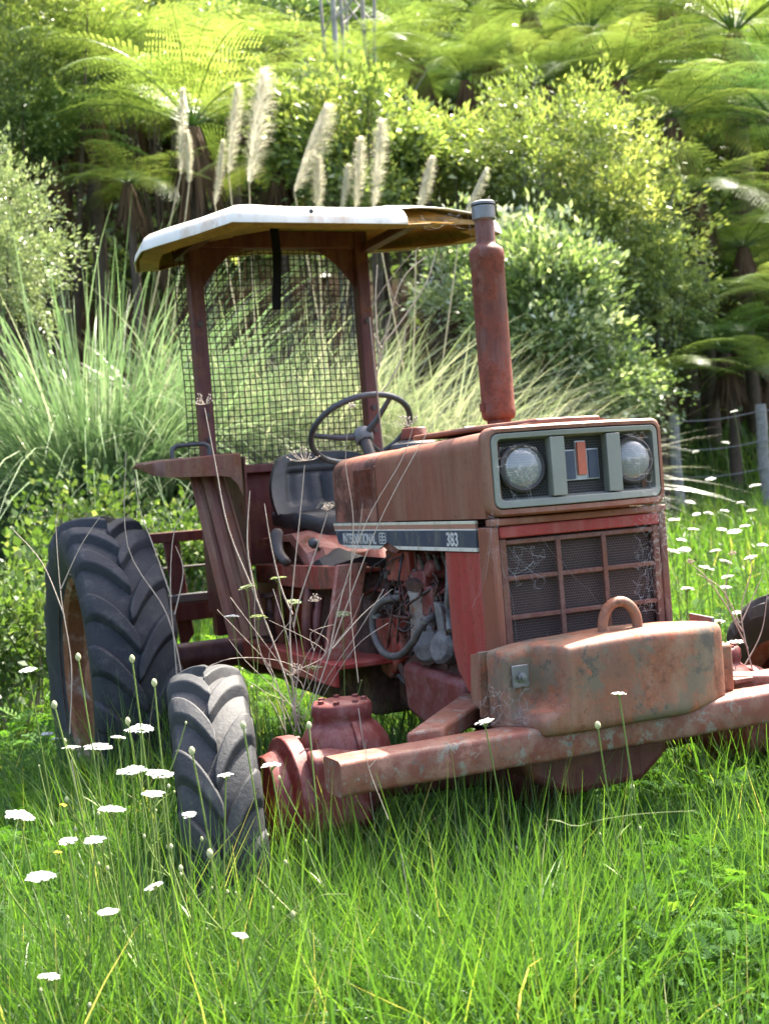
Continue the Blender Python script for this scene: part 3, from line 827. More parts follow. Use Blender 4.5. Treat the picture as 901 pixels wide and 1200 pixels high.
for k in range(5):
    c0 = hz(505 + k * 0.0, 757, -.20); MB().lathe(Vector(c0) + Vector((.35, -1, .1)).normalized() * (-.034 + k * .012), (.35, -1, .1), [(.050, 0), (.0575, .001), (.0575, .004), (.050, .005)], 20).build('cooling_fin', 'engine', TR)
# injection pump and housings
m = MB()
m.box(hz(505, 680, -.17), (.10, .09, .07)); m.box(hz(512, 705, -.18), (.08, .07, .09))
m.lathe(hz(500, 668, -.17), (0, 0, 1), [(.03, -.03), (.03, .04), (.02, .05), (.0005, .05)], 14)
m.lathe(hz(516, 668, -.17), (0, -1, .2), [(.03, -.02), (.03, .04), (.018, .05), (.0005, .05)], 14)
m.build('injection_pump', 'hub', TR, .008, noise=.012)
m = MB()
for k in range(4):
    m = MB(); m.lathe(hz(494 + k * 9, 660 - (k % 2) * 5, -.2), (0, -.3, 1), [(.008, -.02), (.008, .012), (.005, .014), (.005, .03), (.0005, .031)], 8)
    m.build('injector_nut', 'greygrease', TR)
m = MB()
m.lathe(hz(505, 757, -.20), (.35, -1, .1), [(.0005, -.04), (.045, -.04), (.054, -.025), (.054, .012), (.046, .025), (.02, .032), (.0005, .033)], 18)
m.lathe(hz(522, 760, -.21), (.35, -1, .1), [(.0005, -.05), (.04, -.04), (.050, -.02), (.048, .02), (.036, .034), (.0005, .036)], 10)
m.box(hz(524, 728, -.2), (.05, .05, .10))
m.build('alternator', 'alu', TR, .002, noise=.02, smooth=22)
m = MB(); m.tube(smooth_pts([hz(527, 658, -.2), hz(528, 690, -.21), hz(526, 715, -.2), hz(528, 740, -.22)]), .012, 8); m.build('manifold_flange', 'alu', TR, noise=.012)
m = MB()
for px, py, s in ((505, 650, .05), (520, 672, .05), (495, 712, .05), (478, 668, .04), (462, 690, .05), (488, 775, .06), (470, 655, .03), (498, 668, .035), (515, 655, .03), (508, 690, .04), (485, 720, .035), (455, 675, .03), (460, 750, .04), (478, 750, .035), (495, 745, .04), (455, 785, .04), (520, 715, .035), (442, 715, .035), (510, 790, .06), (530, 790, .05), (446, 735, .05), (440, 760, .05)):
    m = MB(); m.box(hz(px, py, -.15), (s, s * .9, s * 1.1), Matrix.Rotation(random.uniform(-.4, .4), 3, 'Y'))
    m.build('engine_bracket', random.choice(('engine', 'alu', 'hub')), TR, .004, noise=.025, smooth=25)
for k in range(60):                                   # small unions, studs and clips crowding the engine side
    px, py = random.uniform(448, 526), random.uniform(650, 800); c0 = Vector(hz(px, py, -.185)); dd = Vector((random.uniform(-1, 1), random.uniform(-1, -.2), random.uniform(-1, 1))).normalized()
    rr_ = random.uniform(.005, .013)
    MB().lathe(c0, dd, [(.0005, -.02), (rr_, -.02), (rr_, .01), (rr_ * .7, .012), (rr_ * .7, .028), (.0005, .029)], random.choice((6, 8, 12))).build('engine_stud', random.choice(('engine', 'greygrease', 'alu', 'hub')), TR)
for k in range(18):
    a0 = (random.uniform(440, 520), random.uniform(650, 690)); b0_ = (random.uniform(440, 526), random.uniform(700, 800))
    pipe('engine_line', random.choice(('engine', 'greygrease', 'maroon')), [hz(a0[0], a0[1], -.17), hz((a0[0] + b0_[0]) / 2 + random.uniform(-14, 14), (a0[1] + b0_[1]) / 2, -.225), hz(b0_[0], b0_[1], -.18)], random.uniform(.002, .005), 6)

# chassis nose and front axle
m = MB(); m.lo(-.32, .09, -.16, .16, .50, .66); m.build('chassis_frame', 'maroon', TR, .012)
m = MB(); m.tube([(-.33, -.62, .47), (-.33, -.35, .46), (-.33, 0, .47), (-.33, .35, .46), (-.33, .62, .47)], [.055, .06, .085, .06, .055], 18); m.build('front_axle', 'hub', TR, smooth=60)
m = MB(); m.lathe((-.33, -.02, .45), (1, 0, 0), [(.0005, .22), (.05, .215), (.09, .19), (.13, .12), (.145, .03), (.15, -.1), (.0005, -.12)], 24); m.build('differential_housing', 'maroon', TR, smooth=60)
m = MB(); m.prism([(-.30, .555), (.15, .555), (.13, .50), (.06, .45), (-.16, .44), (-.27, .50)], -.04, .12, 'yz'); m.build('axle_carrier', 'maroon', TR, .02, seg=3, noise=.006)
for s in (-1, 1):
    kc = Vector((-.28, s * .61, 0))
    m = MB(); m.lathe(kc, (0, 0, 1), [(.0005, .33), (.045, .34), (.05, .37), (.075, .40), (.105, .44), (.124, .50), (.127, .55), (.115, .60), (.092, .635), (.078, .645), (.076, .655), (.080, .665), (.080, .690), (.074, .698), (.0005, .700)], 32)
    kp = m.build('kingpin_housing', 'hub', TR, smooth=60, noise=.006)
    m = MB()
    m.lathe(kc + Vector((.118, .01, .60)), (1, -.2, .3), [(.013, 0), (.013, .012), (.0005, .014)], 6)
    m.build('housing_bolt', 'hub', kp)
    for a in range(7):
        a2 = a * .9 + .3; m = MB(); m.lathe(kc + Vector((.060 * math.cos(a2), .060 * math.sin(a2), .697)), (0, 0, 1), [(.009, 0), (.009, .009), (.0005, .010)], 6); m.build('housing_bolt', 'hub', kp)
    m = MB(); m.prism([(.10, .44), (.145, .47), (.15, .60), (.10, .655), (.07, .62), (.07, .46)], s * .61 - .008, s * .61 + .008, 'xz')
    m.v = [(p[0] - .30, p[1], p[2]) for p in m.v]; m.build('casting_rib', 'hub', kp, .004)
    m = MB(); m.lathe((-.31, s * .655, .455), (0, s, 0), [(.0005, .0), (.09, .01), (.115, .04), (.135, .055), (.135, .08), (.165, .085), (.165, .125), (.13, .14), (.12, .18), (.0005, .19)], 32)
    fd = m.build('final_drive', 'hub', TR, .003, smooth=40)
    for k in range(12):
        m = MB(); a = 2 * PI * k / 12; m.lathe((-.31 + .15 * math.cos(a), s * .737, .455 + .15 * math.sin(a)), (0, -s, 0), [(.011, 0), (.011, .012), (.0005, .013)], 6)
        m.build('flange_bolt', 'hub', fd)
    m = MB(); m.prism([(-.20, .60), (-.14, .58), (-.135, .40), (-.20, .36)], s * .60, s * .75, 'xz'); m.build('steering_arm', 'hub', TR, .012)
pipe('steering_rod', 'hub', [(-.45, -.60, .46), (-.47, -.2, .44), (-.47, .2, .44), (-.45, .6, .46)], .014)

# rear axle
for s in (-1, 1):
    m = MB(); m.tube([(-2.0, s * .18, .66), (-2.0, s * .34, .66), (-2.0, s * .40, .66), (-2.0, s * .72, .66)], [.12, .10, .058, .056], 20); m.build('rear_axle', 'maroon', TR, smooth=40)
m = MB(); m.lo(-2.35, -1.9, -.2, .2, .5, .98); m.build('rear_housing', 'maroon', TR, .03)


# wheels ------------------------------------------------------------
def tyre(R, Wd, rim, nl, lh, k, lw, crown, name, mat, par, rs):
    m = MB(); hw = Wd / 2
    def surf(y):
        q = min(1.25, abs(y) / hw)
        return R - lh - crown * q ** 2.2 - (max(0, q - .93) * .9 * (R - rim) if q > .93 else 0)
    prof = [(rim, -hw * .72), (rim + .02, -hw * .80), (rim + (R - rim) * .3, -hw * .97), (rim + (R - rim) * .55, -hw * 1.04), (R - lh - crown - .035, -hw * 1.02), (R - lh - crown - .012, -hw * .97)]
    for q in np.linspace(-.90, .90, 13): prof.append((surf(q * hw), q * hw))
    prof += [(r, -y) for r, y in prof[5::-1]]
    m.lathe((0, 0, 0), (0, 1, 0), prof, 96)
    off = .5
    ax = Vector((0, 1, 0)).orthogonal().normalized()
    for s in (-1, 1):
        for i in range(nl):
            th0 = 2 * PI * (i + (off if s > 0 else 0)) / nl
            secs = []
            ns = 11
            for j in range(ns):
                t = j / (ns - 1)
                y = s * hw * (-.06 + 1.09 * t)
                th = th0 + k * (1 - (1 - t) ** 1.7) + rs * .02 * math.sin(i * 3.7)
                rb = surf(y) - .012; hgt = lh * (1 - .28 * max(0, t - .82) / .18)
                if t > .93: rb -= .015
                rt = surf(y) + hgt * (1 if abs(y) / hw < .97 else .9)
                wb = lw * (1.15 + .25 * t); wt = lw * (.72 + .18 * t)
                if j == 0: wt *= .6; wb *= .8
                q = []
                for (r, ww) in ((rb, -wb), (rt - .006, -wt * 1.04), (rt, -wt * .86), (rt, wt * .86), (rt - .006, wt * 1.04), (rb, wb)):
                    a = th + ww / 2 / R
                    q.append((r * math.cos(a), y, r * math.sin(a)))
                secs.append(q)
            m.loft(secs)
    m.local = True
    return m.build(name, mat, par, smooth=48, bevel=.0045, seg=2)


def wheel(loc, R, Wd, rim, nl, lh, k, lw, crown, mat, rimmat, s, rz=0, rx=0, spin=0.):
    e = bpy.data.objects.new('wheel', None); COL.objects.link(e); e.parent = TR
    e.location = Vector(loc) - Vector(TR.location)
    e.rotation_euler = (rx, spin, rz)
    tyre(R, Wd, rim, nl, lh, k, lw, crown, 'tyre', mat, e, 1)
    hw = Wd / 2
    m = MB(); m.lathe((0, 0, 0), (0, s, 0), [(rim + .012, hw * .80), (rim + .016, hw * .76), (rim - .004, hw * .70), (rim - .02, hw * .60), (rim - .026, hw * .2), (rim - .05, hw * .1), (rim - .06, .0), (rim * .62, -.02), (rim * .5, .02), (rim * .42, .03), (.0005, .03)], 56)
    m.lathe((0, 0, 0), (0, s, 0), [(rim + .012, -hw * .80), (rim - .004, -hw * .74), (rim - .03, -hw * .5), (rim - .03, hw * .1), (rim - .06, -.01)], 56)
    for kk in range(8):
        a = 2 * PI * kk / 8; m.lathe((rim * .52 * math.cos(a), s * .015, rim * .52 * math.sin(a)), (0, s, 0), [(.016, 0), (.016, .022), (.0005, .024)], 6)
    m.lathe((0, 0, 0), (0, s, 0), [(.085, .02), (.08, .07), (.05, .085), (.0005, .088)], 24)
    m.local = True; m.build('rim', rimmat, e, smooth=40)
    return e


MT['rim_rust'] = paint('rusty_white_rim', (.42, .38, .33), (.30, .20, .13), amt=.5, scale=6, rust=(.16, .06, .025), rust2=(.27, .11, .05), dust=.2)
wheel((-2.0, -.91, .615), .625, .30, .40, 18, .030, .30, .098, .024, 'tyre_rear', 'rim_rust', -1, spin=.05)
wheel((-2.0, .91, .615), .625, .30, .40, 20, .026, .50, .062, .020, 'tyre_rear', 'rim_rust', 1, spin=.2)
wheel((-.31, -.958, .41), .425, .195, .26, 15, .026, .36, .086, .024, 'tyre_front', 'hub', -1, rz=math.radians(-13), rx=math.radians(1.5), spin=.1)
wheel((-.31, .958, .41), .425, .20, .26, 17, .022, .52, .056, .016, 'tyre_front', 'hub', 1, rz=math.radians(-9), rx=math.radians(-1.5), spin=.0)

# front bar --------------------------------------------------------------
m = MB(); secs = []
for y in np.linspace(-.81, .81, 33):
    sec = []
    for k in range(20):
        a = 2 * PI * k / 20; ca, sa = math.cos(a), math.sin(a)
        sec.append((.165 + .055 * math.copysign(abs(ca) ** .32, ca), y, .604 + .043 * math.copysign(abs(sa) ** .32, sa)))
    secs.append(sec)
m.loft(secs); bar = m.build('front_bar', 'bar', TR, smooth=50, noise=.0035)
for s in (-1, 1):
    m = MB(); m.prism([(.12, s * .60), (.12, s * .50), (-.24, s * .16), (-.30, s * .24)], .62, .668, 'xy'); m.build('bar_brace', 'bar', TR, .008)
# ballast weight: drum-like block with a pocket for the bolt plate at its left end
def sstep(a, b, x):
    t = max(0., min(1., (x - a) / (b - a))); return t * t * (3 - 2 * t)


def wxf(y, z):
    ya = -.325 + .062 * sstep(.665, .715, z)
    return .142 + .100 * sstep(ya, ya + .052, y) - (.085 * (max(0, y - .02) / .31) ** 2.4) + .012 * math.sin(PI * (y + .3) / .6)


m = MB(); secs = []
yy = [-.338, -.336, -.331, -.322] + list(np.linspace(-.31, -.20, 16)) + list(np.linspace(-.18, .26, 18)) + [.272, .284, .293, .299, .302]
for y in yy:
    ed = {-.338: .012, -.336: .006, -.331: .001, .299: .004, .302: .012}.get(y, 0)
    zt = .852 - (.024 * (y / .33) ** 2 if y < 0 else .016 * (y / .3) ** 2) - ed; zb = .628 + .012 * sstep(.1, .3, y) + ed
    r = .022
    sec = [(.06, y, zb), (wxf(y, zb) - .014 - ed, y, zb), (wxf(y, zb) - .003 - ed, y, zb + .008)]
    for z in (.650, .665, .68, .695, .71, .73, .77, .80): sec.append((wxf(y, z) - ed, y, z))
    for k in range(5):
        a = k * PI / 8; xx = wxf(y, zt) - ed
        sec.append((xx - r + r * math.cos(a), y, zt - r + r * math.sin(a)))
    sec += [((wxf(y, zt) + .06) / 2, y, zt + .002), (.06, y, zt)]
    secs.append(sec)
m.loft(secs)
wt = m.build('ballast_weight', 'weight', TR, smooth=70, noise=.004)
m = MB(); m.lo(.05, .142, .295, .355, .645, .775)
m.build('weight_flange', 'weight', wt, .010, seg=3, noise=.003)
m = MB()
m.tube([(.155 + 0 * t, .052 * -math.cos(t) * 1.0, .862 + .062 * math.sin(t) + (-.03 if t in (0,) else 0)) for t in np.linspace(-.35, PI + .35, 19)], .0135, 14)
m.build('lifting_loop', 'weight', wt, smooth=70)
m = MB(); m.lo(.146, .154, -.318, -.272, .742, .797); m.build('bolt_plate', 'steel', wt, .002)
m = MB(); m.lathe((.154, -.295, .768), (1, 0, 0), [(.013, 0), (.013, .009), (.008, .010), (.008, .018), (.0005, .019)], 6); m.build('plate_bolt', 'steel', wt)
m = MB(); m.prism([(-.285, .826), (-.352, .826), (-.358, .66), (-.30, .652)], .036, .044, 'yz'); m.prism([(.036, .652), (.036, .828), (-.11, .80), (-.13, .66)], -.300, -.292, 'xz'); m.build('weight_bracket', 'weight', TR, .002, label='loose yellowed rusty bracket plate')
m = MB(); m.prism([(-.06, .66), (.045, .66), (.045, .836), (-.06, .842)], .366, .375, 'xz'); m.build('weight_bracket', 'steel', TR, .002)
m = MB(); m.lo(.00, .08, .40, .72, .650, .664)
m.build('bar_plank', 'bar', TR, .003)

# fenders --------------------------------------------------------------
for s in (-1, 1):
    f = bpy.data.objects.new('fender', None); COL.objects.link(f); f.parent = TR; f.matrix_parent_inverse = Matrix.Translation(-Vector(world_loc(TR)))
    # ribbed front sheet, leaning forward and inwards on the way down
    m = MB(); secs = []
    for i in range(14):
        t = i / 13; z = 1.375 - t * .62
        y0, y1 = s * (.605 - .06 * t), s * (.475 - .085 * t)
        sec = []
        for j in range(29):
            q = j / 28; y = y0 + (y1 - y0) * q
            x = -1.70 + .02 * t + .10 * t * t
            bump = -.012 if (.22 < q < .34 or .56 < q < .68) else 0
            edge = .012 if q < .05 or q > .95 else 0
            sec.append((x + bump + edge - .05 * (1 - t) ** 4, y, z))
        sec += [(p[0] - .012, p[1], p[2]) for p in sec[::-1]]
        secs.append(sec)
    m.loft(secs); m.build('fender_sheet', 'fender', f, .0, smooth=30)
    # top with turned-down lip, tapering out over the tyre
    prof = [(-.43, 1.43, .16), (-.45, 1.434, .115), (-.475, 1.434, .088), (-.52, 1.432, .078), (-.58, 1.429, .074), (-.64, 1.427, .070), (-.71, 1.424, .064), (-.715, 1.424, .062), (-.75, 1.421, .050), (-.78, 1.418, .030), (-.797, 1.416, .012)]
    m = MB(); secs = []
    for (y, zt, lip) in prof:
        y = -s * y
        xf = -1.64 - (.05 if abs(y) > .74 else 0) - (.05 if abs(y) > .79 else 0)
        bk = .68 * min(1, max(.12, (.84 - abs(y)) / .36)); x1_, x2_, x3_ = xf - bk * .3, xf - bk * .65, xf - bk
        secs.append([(xf, y, zt - lip), (xf + .004, y, zt - .006), (xf - .004, y, zt), (x1_, y, zt + .004), (x2_, y, zt - .01), (x3_, y, zt - .10 * bk), (x3_ - .008, y, zt - .105 * bk - .004), (x2_, y, zt - .016), (x1_, y, zt - .004), (xf - .012, y, zt - .010), (xf - .008, y, zt - lip)])
    m.loft(secs); m.build('fender_top', 'fender', f, smooth=45)
    m = MB(); m.prism([(-1.66, 1.42), (-1.85, 1.42), (-2.1, 1.41), (-2.35, 1.32), (-2.33, .80), (-1.70, .78)], s * .405, s * .414, 'xz'); m.build('fender_side', 'maroon', f, .002)
    m = MB(); y0, y1 = s * .665, s * .525
    m.tube(smooth_pts([(-1.72, y0, 1.42), (-1.72, y0 , 1.458), (-1.72, y0 - s * .012, 1.472), (-1.72, y0 - s * .03, 1.476), (-1.72, y1 + s * .03, 1.478), (-1.72, y1 + s * .012, 1.474), (-1.72, y1, 1.460), (-1.72, y1, 1.42)], 5), .0085, 12)
    m.build('grab_handle', 'black', f, smooth=80)
    m = MB(); m.lathe((-1.68, s * .615, 1.378), (0, 0, 1), [(.0005, -.018), (.018, -.014), (.022, 0), (.022, .02), (.0005, .022)], 16); m.build('fender_plug', 'black', f, smooth=60)

# roll frame
m = MB()
for s in (-1, 1):
    m.lo(-2.325, -2.255, s * .345, s * .405, .70, 2.395)
rf = m.build('roll_frame', 'maroon', TR, .006)
m = MB(); m.lo(-2.32, -2.26, -.345, .345, 2.32, 2.395); m.build('cross_beam', 'maroon', rf, .005)
for s in (-1, 1):
    m = MB()
    pts = [(s * .345, 2.33), (s * .12, 2.33)]
    for k in range(7):
        t = k / 6; pts.append((s * (.14 + .205 * t ** .8), 2.32 - .17 * t ** 1.5))
    m.prism(pts, -2.30, -2.285, 'yz'); m.build('gusset_plate', 'maroon', rf, .002)
    m = MB(); m.lo(-2.45, -1.72, s * .37, s * .42, 2.30, 2.335); m.build('roof_rail', 'maroon', rf, .004)
    for z in (1.52, 1.62, 2.0):
        m = MB(); m.lathe((-2.255, s * .375, z), (1, 0, 0), [(.012, 0), (.012, .008), (.0005, .009)], 6); m.build('frame_bolt', 'greygrease', rf)
m = MB(); m.lo(-2.34, -2.28, -.42, .42, 1.37, 1.405); m.build('lower_beam', 'maroon', rf, .004)
m = MB(); m.lo(-2.36, -2.33, -.40, .40, .98, 1.37); m.build('back_plate', 'maroon', rf, .004)
# strap
m = MB(); secs = [[(-2.02 + x, -.11 + dy + .012 * math.sin(z * 9), z) for x, dy in ((0, -.018), (.004, -.018), (.004, .018), (0, .018))] for z in np.linspace(2.40, 2.02, 9)]
m.loft(secs); m.build('hanging_strap', 'strap', TR)
# wire mesh behind the frame
m = MB()
def wv(a, b): return .006 * math.sin(a * 5.1 + b * 3.3) + .004 * math.sin(a * 11 + 1.3)
P = .0265
y0, y1, z0, z1 = -.435, .365, 1.385, 2.37
k = 0; y = y0
while y <= y1 + .001:
    m.tube([(-2.375 + wv(y, z) * 1.5, y + .10 * 0 + wv(z, y) * .5, z) for z in np.linspace(z0, z1, 12)], .0027, 4)
    y += P
z = z0
while z <= z1 + .001:
    m.tube([(-2.371 + wv(yy, z) * 1.5, yy, z + wv(yy, z) * .5) for yy in np.linspace(y0, y1, 12)], .0027, 4)
    z += P
m.build('mesh_screen', 'mesh_wire', TR)

# canopy roof
def roof_ring(grow, dz, dzf=0):
    base = [(-1.53, -.425, 2.262), (-1.53, -.20, 2.262), (-1.53, 0, 2.262), (-1.53, .20, 2.262), (-1.53, .275, 2.262), (-1.53, .38, 2.268), (-1.58, .52, 2.276), (-1.62, .65, 2.268), (-1.69, .765, 2.262),
            (-1.95, .76, 2.28), (-2.35, .68, 2.33), (-2.62, .44, 2.36), (-2.64, 0, 2.365), (-2.62, -.44, 2.30), (-2.42, -.59, 2.245), (-2.1, -.665, 2.225), (-1.80, -.705, 2.208), (-1.72, -.665, 2.212), (-1.62, -.54, 2.235)]
    cx, cy = -2.12, 0
    out = []
    for x, y, z in base:
        L = math.hypot(x - cx, y - cy); out.append((cx + (x - cx) * (1 + grow / L), cy + (y - cy) * (1 + grow / L), z + dz))
    return out


rings = [roof_ring(-.004, 0), roof_ring(0, .002), roof_ring(-.006, .03), roof_ring(-.022, .055), roof_ring(-.05, .072), roof_ring(-.20, .105), roof_ring(-.42, .125)]
m = MB()
n = len(rings[0])
m.v = [p for r in rings for p in r]
for i in range(len(rings) - 1):
    for j in range(n):
        if j in (4, 5, 6) and i < 4: continue        # broken away front corner
        m.f.append((i * n + j, i * n + (j + 1) % n, (i + 1) * n + (j + 1) % n, (i + 1) * n + j))
m.f.append(tuple((len(rings) - 1) * n + j for j in range(n)))
ro = m.build('canopy', 'roof', TR, smooth=40)
sm = ro.modifiers.new('thick', 'SOLIDIFY'); sm.thickness = .005; sm.offset = -1
# inner lining
rings = [roof_ring(-.009, .002), roof_ring(-.014, .028), roof_ring(-.03, .048), roof_ring(-.06, .060), roof_ring(-.20, .092), roof_ring(-.42, .112)]
for i in (1, 2, 3):
    for j in (4, 5, 6, 7):
        p = rings[i][j]; q_ = (.05 + .03 * math.sin(j * 2.3 + i)) * (1 if j < 7 else .5); rings[i][j] = (p[0] - q_, p[1] - q_ * .3, p[2] - .008)
m = MB(); m.v = [(p[0], p[1], p[2]) for r in rings for p in r]
for i in range(len(rings) - 1):
    for j in range(n):
        if j == 6 and i < 1: continue
        m.f.append((i * n + j, i * n + (j + 1) % n, (i + 1) * n + (j + 1) % n, (i + 1) * n + j))
m.f.append(tuple((len(rings) - 1) * n + j for j in range(n)))
m.build('roof_lining', 'lining', ro, smooth=40)
# rear and side inner skirt of the lining (the yellowed double skin)
m = MB(); q = roof_ring(-.02, .004); q2 = roof_ring(-.10, .0)
m.v = q + q2 + [(p[0], p[1], p[2] + .004) for p in q2] + [(p[0], p[1], p[2] + .006) for p in q]
for j in range(n):
    a = (j + 1) % n
    if j in (6,): continue
    for i in range(3): m.f.append((i * n + j, i * n + a, (i + 1) * n + a, (i + 1) * n + j))
m.build('lining_flange', 'lining', ro, smooth=40)
m = MB(); m.lathe((-1.528, -.12, 2.305), (1, 0, .1), [(.0005, .0), (.009, .001), (.009, .006), (.0005, .006)], 12); m.build('fascia_hole', 'black', ro)
m = MB(); m.prism([(.30, 2.335), (.36, 2.325), (.42, 2.335), (.52, 2.322), (.60, 2.318), (.60, 2.300), (.50, 2.296), (.40, 2.302), (.33, 2.292)], -1.70, -1.694, 'yz'); m.build('broken_fibreglass', 'lining', ro)

# rear frames: linkage bars seen between tyre and fender
m = MB()
m.lo(-2.55, -2.50, -.66, .66, 1.10, 1.145)
m.build('rear_crossbar', 'maroon', TR, .004)
m = MB()
m.prism([(-.545, 1.10), (-.475, 1.10), (-.440, .70), (-.50, .62)], -2.52, -2.505, 'yz')
m.build('rear_upright', 'maroon', TR, .004)
m = MB(); m.lo(-2.50, -2.46, -.66, -.2, .84, .875); m.build('draw_bar', 'steel', TR, .004)
m = MB(); m.lo(-2.50, -2.46, -.66, .2, .76, .838); m.build('draw_bar', 'maroon', TR, .004)
m = MB(); m.tube([(-2.6, -.75, .985), (-2.6, .2, .985)], .006, 8); m.build('rear_rod', 'greygrease', TR)

# ================================================================== TERRAIN
def smoothstep(a, b, x):
    t = np.clip((x - a) / (b - a), 0, 1); return t * t * (3 - 2 * t)


_ph = rng.uniform(0, 6.28, 24); _fr = rng.uniform(.25, 1.6, 24); _di = rng.uniform(0, 6.28, 24)
def lumps(x, y):
    h = 0
    for a, f, p in zip(_di, _fr, _ph):
        h = h + np.sin((x * np.cos(a) + y * np.sin(a)) * f * 2.2 + p) / (1 + f * 2.5)
    return h / 6.0


def gh(x, y):
    x = np.asarray(x, float); y = np.asarray(y, float)
    u, v = uv_of(x, y)
    right = smoothstep(-2.0, 3.5, u)
    h = smoothstep(5.5, 13.0, v) * (.85 - .10 * right)
    h = h + smoothstep(12.5, 17, v) * (.5 + 1.2 * right)
    bank = 15.2 + 1.2 * np.sin(u * .45 + 1) + .5 * np.sin(u * 1.3)
    h = h + smoothstep(bank, bank + 1.6, v) * (2.6 - .8 * right)
    h = h + smoothstep(bank + 1.0, 31, v) * 17 * (1 - .0 * right) * 1.0
    h = h + lumps(x, y) * (.05 + .35 * smoothstep(12, 20, v))
    # slope stays up behind
    return h - .02


us = np.concatenate([np.linspace(-160, -20, 15)[:-1], np.linspace(-20, 20, 150), np.linspace(20, 160, 15)[1:]])
vs_ = np.concatenate([np.linspace(-120, -4, 15)[:-1], np.linspace(-4, 12, 60)[:-1], np.linspace(12, 32, 110)[:-1], np.linspace(32, 180, 24)])
U, V = np.meshgrid(us, vs_)
X, Y = xy_of(U, V); Z = gh(X, Y)


def grid_mesh(name, X, Y, Z):
    nr, nc = X.shape
    co = np.stack([X, Y, Z], -1).reshape(-1, 3)
    idx = np.arange(nr * nc).reshape(nr, nc)
    q = np.stack([idx[:-1, :-1], idx[:-1, 1:], idx[1:, 1:], idx[1:, :-1]], -1).reshape(-1, 4)
    return np_mesh(name, co, q)


def np_mesh(name, co, quads, tone=None, smooth=True):
    me = bpy.data.meshes.new(name)
    co = np.ascontiguousarray(co, dtype=np.float32); quads = np.ascontiguousarray(quads, dtype=np.int32)
    nv, nf, k = len(co), len(quads), quads.shape[1]
    me.vertices.add(nv); me.vertices.foreach_set('co', co.ravel())
    me.loops.add(nf * k); me.loops.foreach_set('vertex_index', quads.ravel())
    me.polygons.add(nf); me.polygons.foreach_set('loop_start', np.arange(0, nf * k, k, dtype=np.int32))
    try:
        me.polygons.foreach_set('loop_total', np.full(nf, k, dtype=np.int32))
    except Exception:
        pass
    me.polygons.foreach_set('use_smooth', np.full(nf, smooth))
    if tone is not None:
        a = me.attributes.new('tone', 'FLOAT', 'FACE'); a.data.foreach_set('value', np.ascontiguousarray(np.clip(tone, 0, 1), dtype=np.float32))
    me.update(calc_edges=True)
    return me


def link_mesh(me, name, mat, parent=None, loc=(0, 0, 0)):
    me.materials.clear(); me.materials.append(MT[mat])
    o = bpy.data.objects.new(name, me); COL.objects.link(o); o.location = loc
    if parent is not None:
        o.parent = parent
    return o


g = link_mesh(grid_mesh('ground', X, Y, Z), 'ground', 'ground'); g['kind'] = 'structure'
g['label'] = 'grassy meadow floor rising to a steep earth bank and hillside'


# ------------------------------------------------------------------ numpy plant helpers
def unit(a):
    return a / np.maximum(np.linalg.norm(a, axis=-1, keepdims=True), 1e-9)


def strips(base, dirv, side, L, Wd, droop, seg=3, taper=None, sway=None):
    """N ribbons: base (N,3), dirv unit (N,3), side unit (N,3), length, width, droop (fraction of length the tip falls)"""
    Nn = len(base); t = np.linspace(0, 1, seg + 1)
    if taper is None:
        taper = np.array([1 - .0 * x if x < .01 else (1 - x ** 1.8) for x in t]); taper[-1] = .06
    L = np.broadcast_to(L, (Nn,)); Wd = np.broadcast_to(Wd, (Nn,)); droop = np.broadcast_to(droop, (Nn,))
    c = base[:, None, :] + dirv[:, None, :] * (t[None, :, None] * L[:, None, None])
    c[..., 2] -= (t[None, :] ** 2.2) * (droop * L)[:, None]
    hor = dirv.copy(); hor[:, 2] = 0; hor = unit(hor)
    c += hor[:, None, :] * ((t[None, :] ** 2) * (droop * L * .45)[:, None])[..., None]
    if sway is not None:
        c += side[:, None, :] * ((t[None, :] ** 2) * (sway * L)[:, None])[..., None]
    hw = (taper[None, :] * Wd[:, None] * .5)[..., None] * side[:, None, :]
    co = np.stack([c - hw, c + hw], 2).reshape(-1, 3)
    b = (np.arange(Nn) * (seg + 1) * 2)[:, None] + (np.arange(seg) * 2)[None, :]
    q = np.stack([b, b + 1, b + 3, b + 2], -1).reshape(-1, 4)
    return co, q


def leaves_np(pos, dirv, nrm, L, Wd, fold=.15):
    """N folded rhomb leaves as 2 quads? one quad each with kite outline"""
    Nn = len(pos); side = unit(np.cross(dirv, nrm)); nn = unit(np.cross(side, dirv))
    L = np.broadcast_to(L, (Nn,))[:, None]; Wd = np.broadcast_to(Wd, (Nn,))[:, None]
    mid = pos + dirv * L * .45
    p0 = pos; p2 = pos + dirv * L - nn * L * .12
    p1 = mid + side * Wd * .5 + nn * Wd * fold; p3 = mid - side * Wd * .5 + nn * Wd * fold
    co = np.stack([p0, p1, p2, p3], 1).reshape(-1, 3)
    q = (np.arange(Nn) * 4)[:, None] + np.arange(4)[None, :]
    return co, q


def merge(parts):
    cos, qs, ts = [], [], []; b = 0
    for co, q, t in parts:
        cos.append(co); qs.append(q + b); ts.append(t); b += len(co)
    return np.concatenate(cos), np.concatenate(qs), np.concatenate(ts)


def rand_dirs(n, upbias=0.):
    d = rng.normal(size=(n, 3)); d[:, 2] += upbias; return unit(d)


# ------------------------------------------------------------------ meadow grass
def scatter(vmin, vmax, n, extra=.9):
    v = np.sqrt(rng.uniform(vmin ** 2, vmax ** 2, n)); u = rng.uniform(-1, 1, n) * (v * .33 + extra)
    x, y = xy_of(u, v); return x, y, u, v


